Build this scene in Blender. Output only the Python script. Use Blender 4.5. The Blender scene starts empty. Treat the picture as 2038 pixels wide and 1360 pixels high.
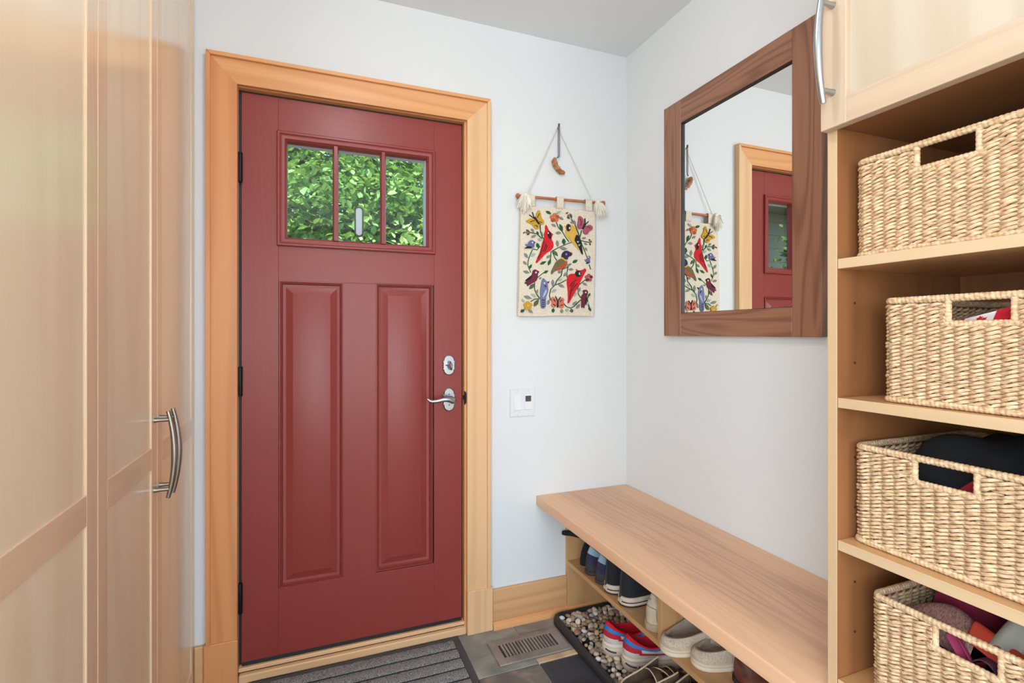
import bpy, math, random
from mathutils import Matrix, Vector
random.seed(7)
S = bpy.context.scene
COL = S.collection
# ------------------------------------------------------------------ camera, world, light, exposure
cam_d = bpy.data.cameras.new('camera'); cam = bpy.data.objects.new('camera', cam_d); COL.objects.link(cam)
cam.location = (-1.376, -2.038, 1.24); cam.rotation_euler = (math.pi/2, 0, -0.3735)
cam_d.sensor_width = 36.0; cam_d.lens = 36*1018/2038; cam_d.shift_y = -17/2038; cam_d.clip_start = 0.02
S.camera = cam
S.view_settings.view_transform = 'Standard'; S.view_settings.look = 'None'
S.view_settings.gamma = 1; S.view_settings.use_curve_mapping = False
S.view_settings.exposure = -0.08
w = bpy.data.worlds.new('sky'); S.world = w; w.use_nodes = True
nt = w.node_tree; bg = nt.nodes['Background']
sk = nt.nodes.new('ShaderNodeTexSky'); sk.sky_type = 'NISHITA'; sk.sun_disc = False; sk.sun_elevation = math.radians(52); sk.sun_rotation = math.radians(200)
nt.links.new(sk.outputs[0], bg.inputs[0]); bg.inputs[1].default_value = 0.42
def light(name, kind, loc, rot, energy, color=(1,1,1), **k):
    d = bpy.data.lights.new(name, kind); o = bpy.data.objects.new(name, d); COL.objects.link(o)
    o.location = loc; o.rotation_euler = rot; d.energy = energy; d.color = color
    for a, b in k.items(): setattr(d, a, b)
    return o
light('sun', 'SUN', (0, -3, 8), (math.radians(38), 0, math.radians(-24)), 11.0, (1, .96, .88), angle=.01)
light('ceiling_lamp_light', 'POINT', (-1.2, -1.22, 2.44), (0, 0, 0), 11.5, (.94, .97, 1), shadow_soft_size=.04)
light('window_daylight', 'AREA', (-1.0, -4.6, 1.35), (math.radians(90), 0, 0), 54, (.80, .91, 1), shape='RECTANGLE', size=1.5, size_y=1.8)
light('added_side_fill', 'AREA', (-2.30, -3.0, 1.40), (math.radians(90), 0, math.radians(-72)), 72, (.80, .92, 1), shape='RECTANGLE', size=1.5, size_y=1.7)  # added fill light to brighten the right wall

# ------------------------------------------------------------------ materials
MATS = {}
def newmat(name):
    m = bpy.data.materials.new(name); m.use_nodes = True
    return m, m.node_tree, m.node_tree.nodes['Principled BSDF']
def srgb(c):
    return tuple(((v/255)/12.92 if v/255 <= .04045 else ((v/255+.055)/1.055)**2.4) for v in c) + (1,)
def N(nt, t, **k):
    n = nt.nodes.new(t)
    for a, b in k.items():
        if isinstance(a, str) and a.startswith('i_'): n.inputs[int(a[2:])].default_value = b
        else: setattr(n, a, b)
    return n
def coords(nt, scale, rnd=True):
    tc = N(nt, 'ShaderNodeTexCoord'); mp = N(nt, 'ShaderNodeMapping'); mp.inputs['Scale'].default_value = scale
    src = tc.outputs['Object']
    if rnd:
        oi = N(nt, 'ShaderNodeObjectInfo'); mu = N(nt, 'ShaderNodeVectorMath', operation='SCALE'); mu.inputs[0].default_value = (3.1, 4.7, 5.3)
        nt.links.new(oi.outputs['Random'], mu.inputs['Scale'])
        ad = N(nt, 'ShaderNodeVectorMath', operation='ADD'); nt.links.new(src, ad.inputs[0]); nt.links.new(mu.outputs[0], ad.inputs[1]); src = ad.outputs[0]
    nt.links.new(src, mp.inputs[0])
    return mp.outputs[0]
def plain(name, col, rough=.5, metal=0., noise=0., nscale=30., bump=0., bscale=200., scale=(1,1,1), col2=None, spec=None, coat=0.):
    if name in MATS: return MATS[name]
    m, nt, b = newmat(name); b.inputs['Base Color'].default_value = srgb(col); b.inputs['Roughness'].default_value = rough; b.inputs['Metallic'].default_value = metal
    if spec is not None: b.inputs['Specular IOR Level'].default_value = spec
    if coat: b.inputs['Coat Weight'].default_value = coat; b.inputs['Coat Roughness'].default_value = .15
    if noise or bump: v = coords(nt, scale)
    if noise:
        n = N(nt, 'ShaderNodeTexNoise'); n.inputs['Scale'].default_value = nscale; n.inputs['Detail'].default_value = 5
        nt.links.new(v, n.inputs['Vector'])
        r = N(nt, 'ShaderNodeValToRGB'); c = srgb(col); d = srgb(col2) if col2 else tuple(x*(1-noise) for x in c[:3])+(1,)
        r.color_ramp.elements[0].position = .35; r.color_ramp.elements[1].position = .65
        r.color_ramp.elements[0].color = d; r.color_ramp.elements[1].color = c
        nt.links.new(n.outputs['Fac'], r.inputs[0]); nt.links.new(r.outputs[0], b.inputs['Base Color'])
    if bump:
        n = N(nt, 'ShaderNodeTexNoise'); n.inputs['Scale'].default_value = bscale; n.inputs['Detail'].default_value = 3
        nt.links.new(v, n.inputs['Vector']); bp = N(nt, 'ShaderNodeBump'); bp.inputs['Strength'].default_value = bump; bp.inputs['Distance'].default_value = .002
        nt.links.new(n.outputs['Fac'], bp.inputs['Height']); nt.links.new(bp.outputs[0], b.inputs['Normal'])
    MATS[name] = m
    return m
def wood(name, light_c, dark_c, axis='z', rings=9., fig=.5, fine=.25, freq=7., stretch=.09, rough=.35, bump=.04, spec=.5, coat=0.):
    """straight fibre noise plus contour-like growth rings, grain running along one axis"""
    if name in MATS: return MATS[name]
    m, nt, b = newmat(name); L = nt.links
    def sc(f, s): return tuple(f*s if a == axis else f for a in 'xyz')
    v1 = coords(nt, sc(freq, stretch)); v2 = coords(nt, sc(300, .012))
    n1 = N(nt, 'ShaderNodeTexNoise'); n1.inputs['Scale'].default_value = 1; n1.inputs['Detail'].default_value = 1.5; n1.inputs['Distortion'].default_value = .35; L.new(v1, n1.inputs['Vector'])
    mu = N(nt, 'ShaderNodeMath', operation='MULTIPLY'); mu.inputs[1].default_value = rings*6.28; L.new(n1.outputs['Fac'], mu.inputs[0])
    sn = N(nt, 'ShaderNodeMath', operation='SINE'); L.new(mu.outputs[0], sn.inputs[0])
    pw = N(nt, 'ShaderNodeMapRange'); pw.inputs[1].default_value = -1; pw.inputs[2].default_value = 1; L.new(sn.outputs[0], pw.inputs[0])
    pp = N(nt, 'ShaderNodeMath', operation='POWER'); pp.inputs[1].default_value = 2.2; L.new(pw.outputs[0], pp.inputs[0])
    n2 = N(nt, 'ShaderNodeTexNoise'); n2.inputs['Scale'].default_value = 1; n2.inputs['Detail'].default_value = 4; L.new(v2, n2.inputs['Vector'])
    n3 = N(nt, 'ShaderNodeTexNoise'); n3.inputs['Scale'].default_value = .55; n3.inputs['Detail'].default_value = 2; L.new(v1, n3.inputs['Vector'])
    a1 = N(nt, 'ShaderNodeMath', operation='MULTIPLY'); a1.inputs[1].default_value = fig; L.new(pp.outputs[0], a1.inputs[0])
    a2 = N(nt, 'ShaderNodeMath', operation='MULTIPLY_ADD'); a2.inputs[1].default_value = fine; L.new(n2.outputs['Fac'], a2.inputs[0]); L.new(a1.outputs[0], a2.inputs[2])
    a3 = N(nt, 'ShaderNodeMath', operation='MULTIPLY_ADD'); a3.inputs[1].default_value = .5; L.new(n3.outputs['Fac'], a3.inputs[0]); L.new(a2.outputs[0], a3.inputs[2])
    mr = N(nt, 'ShaderNodeMapRange'); mr.inputs[1].default_value = .1; mr.inputs[2].default_value = .25+fig*.6+fine+.25; L.new(a3.outputs[0], mr.inputs[0])
    mx = N(nt, 'ShaderNodeMix', data_type='RGBA'); mx.inputs[6].default_value = srgb(light_c); mx.inputs[7].default_value = srgb(dark_c)
    L.new(mr.outputs[0], mx.inputs[0]); L.new(mx.outputs[2], b.inputs['Base Color'])
    b.inputs['Roughness'].default_value = rough; b.inputs['Specular IOR Level'].default_value = spec; b.inputs['Coat Weight'].default_value = coat; b.inputs['Coat Roughness'].default_value = .19
    if bump:
        bp = N(nt, 'ShaderNodeBump'); bp.inputs['Strength'].default_value = bump; bp.inputs['Distance'].default_value = .001
        L.new(n2.outputs['Fac'], bp.inputs['Height']); L.new(bp.outputs[0], b.inputs['Normal'])
    MATS[name] = m
    return m
def wood3(name, l, d, **k): return {a: wood(name+'_'+a, l, d, axis=a, **k) for a in 'xyz'}
MAPLE = wood3('maple', (242,222,190), (224,198,164), rings=5, fig=.32, fine=.4, freq=5, stretch=.10, rough=.30, bump=.012, coat=.9)
MAPLE_R = wood3('dimmed_maple', (198,184,164), (182,164,140), rings=6, fig=.4, fine=.3, freq=5, stretch=.14, rough=.4, bump=.02)  # maple darkened in colour to offset the strong light on the cupboard door
SOLID_DIM = wood3('dimmed_maple_solid', (204,180,154), (184,156,130), rings=8, fig=.3, fine=.6, freq=9, stretch=.06, rough=.4)  # door frame wood, darkened against the same strong light
BASEW = wood3('amber_maple', (224,178,130), (196,144,98), rings=7, fig=.4, fine=.4, freq=6, stretch=.08, rough=.34)
EDGE = wood3('edge_banding', (214,184,148), (194,160,122), rings=5, fig=.25, fine=.4, freq=6, stretch=.08, rough=.4)
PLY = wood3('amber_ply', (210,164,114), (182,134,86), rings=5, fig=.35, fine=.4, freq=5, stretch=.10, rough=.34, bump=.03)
MAPLE_SOLID = wood3('maple_solid', (234,204,170), (212,176,142), rings=8, fig=.3, fine=.6, freq=9, stretch=.06, rough=.30, coat=.9)
FIR = wood3('fir', (230,172,116), (206,138,84), rings=7, fig=.4, fine=.3, freq=6, stretch=.06, rough=.36)
WALNUT = wood3('walnut', (170,120,92), (104,66,48), rings=13, fig=.6, fine=.8, freq=8, stretch=.09, rough=.40)
def bench_wood():
    m = wood('bench_slab', (234,188,152), (176,130,104), axis='y', rings=16, fig=.4, fine=1.1, freq=7, stretch=.07, rough=.36, bump=.06)
    nt = m.node_tree; L = nt.links; mx = [n for n in nt.nodes if n.type == 'MIX'][0]
    tc = N(nt, 'ShaderNodeTexCoord'); sp = N(nt, 'ShaderNodeSeparateXYZ'); L.new(tc.outputs['Object'], sp.inputs[0])
    nz = N(nt, 'ShaderNodeTexNoise'); nz.inputs['Scale'].default_value = 2.5; L.new(tc.outputs['Object'], nz.inputs['Vector'])
    ad = N(nt, 'ShaderNodeMath', operation='MULTIPLY_ADD'); ad.inputs[1].default_value = .10; L.new(nz.outputs['Fac'], ad.inputs[0]); L.new(sp.outputs['X'], ad.inputs[2])
    r = N(nt, 'ShaderNodeValToRGB'); e = r.color_ramp.elements          # sapwood bands along both long edges of the plank
    e[0].position = 0; e[0].color = (1,1,1,1); e[1].position = 1; e[1].color = (1,1,1,1)
    mrr = N(nt, 'ShaderNodeMapRange'); mrr.inputs[1].default_value = -.236; mrr.inputs[2].default_value = .28; L.new(ad.outputs[0], mrr.inputs[0]); L.new(mrr.outputs[0], r.inputs[0])
    for p, c in ((.24, 1), (.36, 0), (.80, 0), (.86, .8)):
        q = e.new(p); q.color = (c,c,c,1)
    m2 = N(nt, 'ShaderNodeMix', data_type='RGBA'); m2.inputs[7].default_value = srgb((236,190,148))
    m3 = N(nt, 'ShaderNodeMath', operation='MULTIPLY'); m3.inputs[1].default_value = .62; L.new(r.outputs[0], m3.inputs[0])
    L.new(m3.outputs[0], m2.inputs[0]); L.new(mx.outputs[2], m2.inputs[6])
    b = nt.nodes['Principled BSDF']; L.new(m2.outputs[2], b.inputs['Base Color'])
    return m
BENCH = bench_wood()
FIR_DEEP = wood3('deep_fir', (226,160,106), (200,128,76), rings=7, fig=.4, fine=.3, freq=6, stretch=.06, rough=.36)
FIR_PALE = wood3('pale_fir', (234,194,150), (214,166,120), rings=7, fig=.35, fine=.35, freq=6, stretch=.06, rough=.36)
PLY_SHADE = wood3('shaded_ply', (162,108,66), (130,82,48), rings=5, fig=.35, fine=.4, freq=5, stretch=.10, rough=.4, bump=.03)  # same ply, with the shade inside the shelving put into its colour
def door_paint(axis):
    name = 'red_door_paint_'+axis
    if name in MATS: return MATS[name]
    m, nt, b = newmat(name); L = nt.links; b.inputs['Base Color'].default_value = srgb((140,58,53)); b.inputs['Roughness'].default_value = .33; b.inputs['Specular IOR Level'].default_value = .36
    v = coords(nt, tuple(420*(.06 if a == axis else 1) for a in 'xyz'))
    n = N(nt, 'ShaderNodeTexNoise'); n.inputs['Scale'].default_value = 1; n.inputs['Detail'].default_value = 2; L.new(v, n.inputs['Vector'])
    v1 = coords(nt, tuple(7*(.12 if a == axis else 1) for a in 'xyz'))
    n1 = N(nt, 'ShaderNodeTexNoise'); n1.inputs['Scale'].default_value = 1; n1.inputs['Detail'].default_value = 1; L.new(v1, n1.inputs['Vector'])
    mu = N(nt, 'ShaderNodeMath', operation='MULTIPLY'); mu.inputs[1].default_value = 60; L.new(n1.outputs['Fac'], mu.inputs[0])
    sn = N(nt, 'ShaderNodeMath', operation='SINE'); L.new(mu.outputs[0], sn.inputs[0])
    ad = N(nt, 'ShaderNodeMath', operation='MULTIPLY_ADD'); ad.inputs[1].default_value = .15; L.new(sn.outputs[0], ad.inputs[0]); L.new(n.outputs['Fac'], ad.inputs[2])
    bp = N(nt, 'ShaderNodeBump'); bp.inputs['Strength'].default_value = .22; bp.inputs['Distance'].default_value = .001; L.new(ad.outputs[0], bp.inputs['Height']); L.new(bp.outputs[0], b.inputs['Normal'])
    MATS[name] = m
    return m
def glass(name='clear_glass', tint=(1,1,1), refl=1.0):
    if name in MATS: return MATS[name]
    m = bpy.data.materials.new(name); m.use_nodes = True; nt = m.node_tree; nt.nodes.remove(nt.nodes['Principled BSDF'])
    o = nt.nodes['Material Output']; t = N(nt, 'ShaderNodeBsdfTransparent'); t.inputs[0].default_value = tint + (1,)
    g = N(nt, 'ShaderNodeBsdfGlossy'); g.inputs['Roughness'].default_value = .02; f = N(nt, 'ShaderNodeFresnel'); f.inputs[0].default_value = 1.5
    mx = N(nt, 'ShaderNodeMixShader'); ge = N(nt, 'ShaderNodeNewGeometry'); iv = N(nt, 'ShaderNodeMath', operation='SUBTRACT'); iv.inputs[0].default_value = 1; nt.links.new(ge.outputs['Backfacing'], iv.inputs[1])
    ff = N(nt, 'ShaderNodeMath', operation='MULTIPLY'); nt.links.new(f.outputs[0], ff.inputs[0]); nt.links.new(iv.outputs[0], ff.inputs[1])
    nt.links.new(ff.outputs[0], mx.inputs[0]); nt.links.new(t.outputs[0], mx.inputs[1]); nt.links.new(g.outputs[0], mx.inputs[2]); nt.links.new(mx.outputs[0], o.inputs[0])
    MATS[name] = m
    return m
def slate(name, a, b_, c=None):
    if name in MATS: return MATS[name]
    m, nt, b = newmat(name); L = nt.links; v = coords(nt, (1,1,1))
    n = N(nt, 'ShaderNodeTexNoise'); n.inputs['Scale'].default_value = 7; n.inputs['Detail'].default_value = 8; n.inputs['Distortion'].default_value = .8; L.new(v, n.inputs['Vector'])
    r = N(nt, 'ShaderNodeValToRGB'); e = r.color_ramp.elements; e[0].position = .36; e[0].color = srgb(a); e[1].position = .62; e[1].color = srgb(b_)
    if c: q = e.new(.74); q.color = srgb(c)
    L.new(n.outputs['Fac'], r.inputs[0]); L.new(r.outputs[0], b.inputs['Base Color']); b.inputs['Roughness'].default_value = .55
    n2 = N(nt, 'ShaderNodeTexNoise'); n2.inputs['Scale'].default_value = 45; n2.inputs['Detail'].default_value = 6; L.new(v, n2.inputs['Vector'])
    bp = N(nt, 'ShaderNodeBump'); bp.inputs['Strength'].default_value = .35; bp.inputs['Distance'].default_value = .003; L.new(n2.outputs['Fac'], bp.inputs['Height']); L.new(bp.outputs[0], b.inputs['Normal'])
    MATS[name] = m
    return m
WALL = plain('white_wall_paint', (221,222,222), .85, bump=.12, bscale=160)
CEIL = plain('ceiling_paint', (230,232,233), .9, bump=.1, bscale=200)
NICKEL = plain('satin_nickel', (176,180,186), .28, 1.0)
NICKEL_DARK = plain('brushed_pewter', (150,142,134), .34, 1.0)
BLACK_METAL = plain('black_hinge_metal', (26,25,25), .45, .6)
RUBBER = plain('black_rubber', (40,40,42), .5, bump=.1, bscale=300)
MAT_RUBBER = plain('mat_rubber', (74,74,74), .75)
CARPET = plain('charcoal_loop_pile', (186,186,184), .95, noise=1, nscale=330, col2=(62,62,63), bump=1, bscale=700)
SEAGRASS = plain('seagrass_cord', (230,200,162), .7, noise=1, nscale=90, col2=(188,148,108), bump=.5, bscale=420, scale=(1,1,2.5))
SEAGRASS_D = plain('seagrass_stake', (92,62,38), .8)
WHITE = plain('white_plastic', (222,224,226), .35)

# ------------------------------------------------------------------ mesh helpers
class MB:
    def __init__(s): s.v = []; s.f = []
    def add(s, vs, fs):
        o = len(s.v); s.v += [tuple(p) for p in vs]; s.f += [tuple(i+o for i in f) for f in fs]; return s
    def box(s, x0, x1, y0, y1, z0, z1, c=.0012):
        if x0 > x1: x0, x1 = x1, x0
        if y0 > y1: y0, y1 = y1, y0
        if z0 > z1: z0, z1 = z1, z0
        c = min(c, (x1-x0)*.45, (y1-y0)*.45, (z1-z0)*.45)
        if c <= 0:
            vs = [(x, y, z) for z in (z0, z1) for y in (y0, y1) for x in (x0, x1)]
            return s.add(vs, [(0,2,3,1),(4,5,7,6),(0,1,5,4),(2,6,7,3),(0,4,6,2),(1,3,7,5)])
        vs = []; idx = {}
        for ix, x in enumerate((x0, x1)):
            for iy, y in enumerate((y0, y1)):
                for iz, z in enumerate((z0, z1)):
                    sx, sy, sz = (1-2*ix)*c, (1-2*iy)*c, (1-2*iz)*c
                    for a, p in enumerate(((x, y+sy, z+sz), (x+sx, y, z+sz), (x+sx, y+sy, z))):
                        idx[ix, iy, iz, a] = len(vs); vs.append(p)
        I = idx; fs = []
        def ori(f):
            cx = [sum(vs[i][k] for i in f)/len(f) for k in range(3)]; m = [(x0+x1)/2, (y0+y1)/2, (z0+z1)/2]
            a, b, d = (Vector(vs[f[i]]) for i in (0, 1, 2))
            return f if (b-a).cross(d-a).dot(Vector(cx)-Vector(m)) > 0 else f[::-1]
        for e in (0, 1):
            fs += [(I[e,0,0,0], I[e,1,0,0], I[e,1,1,0], I[e,0,1,0]), (I[0,e,0,1], I[1,e,0,1], I[1,e,1,1], I[0,e,1,1]), (I[0,0,e,2], I[1,0,e,2], I[1,1,e,2], I[0,1,e,2])]
        for a in (0, 1):
            for b in (0, 1):
                fs += [(I[a,b,0,0], I[a,b,1,0], I[a,b,1,1], I[a,b,0,1]), (I[a,0,b,0], I[a,1,b,0], I[a,1,b,2], I[a,0,b,2]), (I[0,a,b,1], I[1,a,b,1], I[1,a,b,2], I[0,a,b,2])]
                for d in (0, 1): fs.append((I[a,b,d,0], I[a,b,d,1], I[a,b,d,2]))
        return s.add(vs, [ori(f) for f in fs])
    def grid(s, rows, closed=False, cap=False):
        """rows: equal-length lists of points; closed joins each row's ends"""
        n = len(rows[0]); o = len(s.v)
        for r in rows: s.v += [tuple(p) for p in r]
        m = n if closed else n-1
        for i in range(len(rows)-1):
            for j in range(m):
                k = (j+1) % n
                s.f.append((o+i*n+j, o+i*n+k, o+(i+1)*n+k, o+(i+1)*n+j))
        if cap:
            s.f.append(tuple(o+j for j in range(n))[::-1]); s.f.append(tuple(o+(len(rows)-1)*n+j for j in range(n)))
        return s
    def tube(s, path, r, seg=8, closed=False, cap=True, flat=1., up=None):
        P = [Vector(p) for p in path]; n = len(P); rows = []; u = None
        for i in range(n):
            d = (P[(i+1) % n]-P[i-1]) if closed else (P[min(i+1, n-1)]-P[max(i-1, 0)])
            d = d.normalized()
            if u is None: u = Vector(up) if up else (Vector((0,0,1)) if abs(d.z) < .9 else Vector((1,0,0)))
            if up: u = Vector(up)
            u = (u - d*u.dot(d)).normalized(); w_ = d.cross(u)
            rr = r[i] if isinstance(r, (list, tuple)) else r
            rows.append([P[i]+(w_*math.cos(a)+u*math.sin(a)*flat)*rr for a in (2*math.pi*k/seg for k in range(seg))])
        if closed: rows.append(rows[0])
        return s.grid(rows, True, cap and not closed)
    def prism(s, poly, y0, y1, axis='y', c=0.):
        """extrude a 2D outline along an axis (y: (x,z); x: (y,z); z: (x,y)), optional chamfer on the y0 side"""
        def P(p, t): return (p[0], t, p[1]) if axis == 'y' else ((t, p[0], p[1]) if axis == 'x' else (p[0], p[1], t))
        n = len(poly); area = sum(poly[i][0]*poly[(i+1) % n][1]-poly[(i+1) % n][0]*poly[i][1] for i in range(n))
        if area < 0: poly = poly[::-1]
        o = len(s.v); rings = []
        if c:
            cx = sum(p[0] for p in poly)/n; cy = sum(p[1] for p in poly)/n
            ins = [(p[0]+(cx-p[0])/max(1e-6, math.hypot(cx-p[0], cy-p[1]))*c, p[1]+(cy-p[1])/max(1e-6, math.hypot(cx-p[0], cy-p[1]))*c) for p in poly]
            sg = 1 if y1 > y0 else -1
            rings = [[P(p, y0) for p in ins], [P(p, y0+sg*c) for p in poly], [P(p, y1) for p in poly]]
        else: rings = [[P(p, y0) for p in poly], [P(p, y1) for p in poly]]
        for r in rings: s.v += r
        for k in range(len(rings)-1):
            for i in range(n):
                j = (i+1) % n; s.f.append((o+k*n+i, o+k*n+j, o+(k+1)*n+j, o+(k+1)*n+i))
        s.f.append(tuple(o+i for i in range(n))[::-1]); s.f.append(tuple(o+(len(rings)-1)*n+i for i in range(n)))
        return s
    def lathe(s, prof, c=(0,0,0), axis='z', seg=20):
        rows = []
        for r, h in prof:
            row = []
            for k in range(seg):
                a = 2*math.pi*k/seg; x, y = r*math.cos(a), r*math.sin(a)
                p = (x, y, h) if axis == 'z' else ((x, h, y) if axis == 'y' else (h, x, y))
                row.append((p[0]+c[0], p[1]+c[1], p[2]+c[2]))
            rows.append(row)
        return s.grid(rows, True, True)
    def rectloops(s, x0, x1, z0, z1, prof, y, fill=True):
        """nested rectangles in the x-z plane: prof = (inset, offset in y)"""
        rows = [[(x0+i, y+d, z0+i), (x1-i, y+d, z0+i), (x1-i, y+d, z1-i), (x0+i, y+d, z1-i)] for i, d in prof]
        s.grid(rows, True)
        if fill: o = len(s.v)-4; s.f.append((o, o+1, o+2, o+3))
        return s
WM = {}
def mesh(name, mb, mat, smooth=35, fix=True):
    me = bpy.data.meshes.new(name); me.from_pydata(mb.v, [], mb.f)
    if fix:
        import bmesh
        bm = bmesh.new(); bm.from_mesh(me); bmesh.ops.recalc_face_normals(bm, faces=bm.faces); bm.to_mesh(me); bm.free()
    if mat: me.materials.append(mat)
    if smooth:
        me.polygons.foreach_set('use_smooth', [True]*len(me.polygons)); me.set_sharp_from_angle(angle=math.radians(smooth))
    return me
def link(name, data, parent=None):
    o = bpy.data.objects.new(name, data); COL.objects.link(o)
    if parent: o.parent = parent
    WM[o] = WM.get(parent, Matrix.Identity(4)) if parent else Matrix.Identity(4)
    return o
def tag(o, label=None, cat=None, group=None, kind=None):
    for k, v in (('label', label), ('category', cat), ('group', group), ('kind', kind)):
        if v: o[k] = v
    return o
def thing(name, label, cat, loc=(0,0,0), rz=0., group=None, kind=None, scale=1.):
    o = bpy.data.objects.new(name, None); COL.objects.link(o); o.location = loc; o.rotation_euler = (0, 0, rz); o.empty_display_size = .05
    WM[o] = Matrix.Translation(loc) @ Matrix.Rotation(rz, 4, 'Z')
    if scale != 1.: o.scale = (scale,)*3; WM[o] = WM[o] @ Matrix.Scale(scale, 4)
    return tag(o, label, cat, group, kind)
def part(name, mb, mat, parent=None, world=True, smooth=35, label=None, kind=None, fix=True):
    """one mesh object; points are given in world space unless world=False (then in the parent's space)"""
    if world and parent and WM[parent] != Matrix.Identity(4):
        inv = WM[parent].inverted(); mb.v = [tuple(inv @ Vector(p)) for p in mb.v]
    o = link(name, mesh(name, mb, mat, smooth, fix), parent)
    return tag(o, label, None, None, kind)
def rooted(name, mb, mat, loc, label=None, cat=None, group=None, kind=None, smooth=35):
    """a one-mesh top-level object whose origin is at its base"""
    mb.v = [(p[0]-loc[0], p[1]-loc[1], p[2]-loc[2]) for p in mb.v]
    o = link(name, mesh(name, mb, mat, smooth)); o.location = loc; WM[o] = Matrix.Translation(loc)
    return tag(o, label, cat, group, kind)
def struct(name, mb, mat, label=None, smooth=35):
    o = link(name, mesh(name, mb, mat, smooth)); return tag(o, label, None, None, 'structure')
# ------------------------------------------------------------------ room shell
H = 2.532; XL = -2.36; YR = -4.7
m = MB(); m.box(XL-.1, -1.625, 0, .16, -.05, H+.1, 0).box(-.775, .1, 0, .16, -.05, H+.1, 0).box(-1.625, -.775, 0, .16, 2.122, H+.1, 0)
struct('wall_back', m, WALL, 'white wall holding the red entry door')
struct('wall_right', MB().box(0, .12, YR, 0, -.05, H+.1, 0), WALL, 'white wall behind the framed mirror and bench')
struct('wall_left', MB().box(XL-.1, XL, YR, -4.05, -.05, H+.1, 0).box(XL-.1, XL, -2.25, 0, -.05, H+.1, 0).box(XL-.1, XL, -4.05, -2.25, 2.3, H+.1, 0).box(XL-.1, XL, -4.05, -2.25, -.05, .5, 0), WALL, 'white wall hidden behind the tall maple cabinets')
m = MB().box(XL-.1, -1.9, YR-.1, YR, -.05, H+.1, 0).box(-.1, .12, YR-.1, YR, -.05, H+.1, 0).box(-1.9, -.1, YR-.1, YR, 2.3, H+.1, 0).box(-1.9, -.1, YR-.1, YR, -.05, .35, 0)
struct('wall_front', m, WALL, 'white wall with a wide window opposite the red door')
struct('ceiling', MB().box(XL-.1, .12, YR-.1, .16, H, H+.1, 0), CEIL, 'plain off-white ceiling above the entry')
win = thing('window_1', 'wide white framed window opposite the red door', None, (-1.0, YR, .35), kind='structure')
m = MB()
for a in ((-1.9, -1.84, .35, 2.3), (-.16, -.1, .35, 2.3), (-1.9, -.1, .35, .41), (-1.9, -.1, 2.24, 2.3), (-1.03, -.97, .35, 2.3)): m.box(a[0], a[1], YR-.07, YR-.02, a[2], a[3])
part('window_frame', m, WHITE, win)
for x0, x1 in ((-1.84, -1.03), (-.97, -.16)): part('window_pane', MB().box(x0, x1, YR-.05, YR-.045, .41, 2.24, 0), glass(), win)
win = thing('window_added', 'added white framed side window past the end of the tall maple cabinets', None, (XL, -3.15, .5), kind='structure')  # unseen window, added to go with the side fill light
m = MB()
for a in ((-4.05, -3.99, .5, 2.3), (-2.31, -2.25, .5, 2.3), (-4.05, -2.25, .5, .56), (-4.05, -2.25, 2.24, 2.3), (-3.18, -3.12, .5, 2.3)): m.box(XL-.07, XL-.02, *a)
part('window_frame', m, WHITE, win)
for y0, y1 in ((-3.99, -3.18), (-3.12, -2.31)): part('window_pane', MB().box(XL-.05, XL-.045, y0, y1, .56, 2.24, 0), glass(), win)

# floor: mortar bed with slate tiles as parts
fl = struct('floor', MB().box(XL, 0, YR, 0, -.05, -.004, 0), plain('tan_grout', (186,166,146), .9), 'mixed grey and charcoal slate tile floor')
T = [slate('slate_green', (112,112,106), (150,150,142), (166,164,154)), slate('slate_multi', (78,74,70), (124,114,106), (168,142,116)), slate('slate_dark', (44,45,49), (66,67,72), (80,80,86)),
     slate('slate_taupe', (118,112,106), (154,146,138), (136,122,110)), slate('slate_grey', (96,96,98), (132,132,130))]
TAN = slate('tan_border_stone', (188,158,124), (216,188,152))
tiles = []
tiles.append((-.8205, -.5825, -.2885, -.001, 0)); tiles.append((-.5795, -.30, -.0855, -.001, 3)); tiles.append((-.5795, -.30, -.2545, -.0875, 3)); tiles.append((-.5795, -.30, -.2865, -.2565, 'T'))
tiles.append((-.297, -.001, -.2865, -.001, 2))
xs = [-.001, -.297, -.581, -.822, -1.105, -1.39, -1.675, -1.96]
for j in range(10):
    y1 = -.291-.29*j if j else -.2915; y0 = y1-.287
    for i in range(len(xs)-1):
        k = {(0,2): 1, (0,1): 2, (0,0): 4, (0,3): 3, (1,2): 2, (1,1): 0}.get((j, i), random.choice((0,1,2,3,4)))
        tiles.append((xs[i+1]+.0015, xs[i]-.0015, y0, y1, k))
for i in range(3, len(xs)-1): tiles.append((xs[i+1]+.0015, xs[i]-.0015, -.2885, -.001, random.choice((0,1,3))))
for x0, x1, y0, y1, k in tiles:
    part('tile', MB().box(x0, x1, y0, y1, -.012, random.uniform(-.0006, .0004), .002), TAN if k == 'T' else T[k], fl, world=False)

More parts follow.
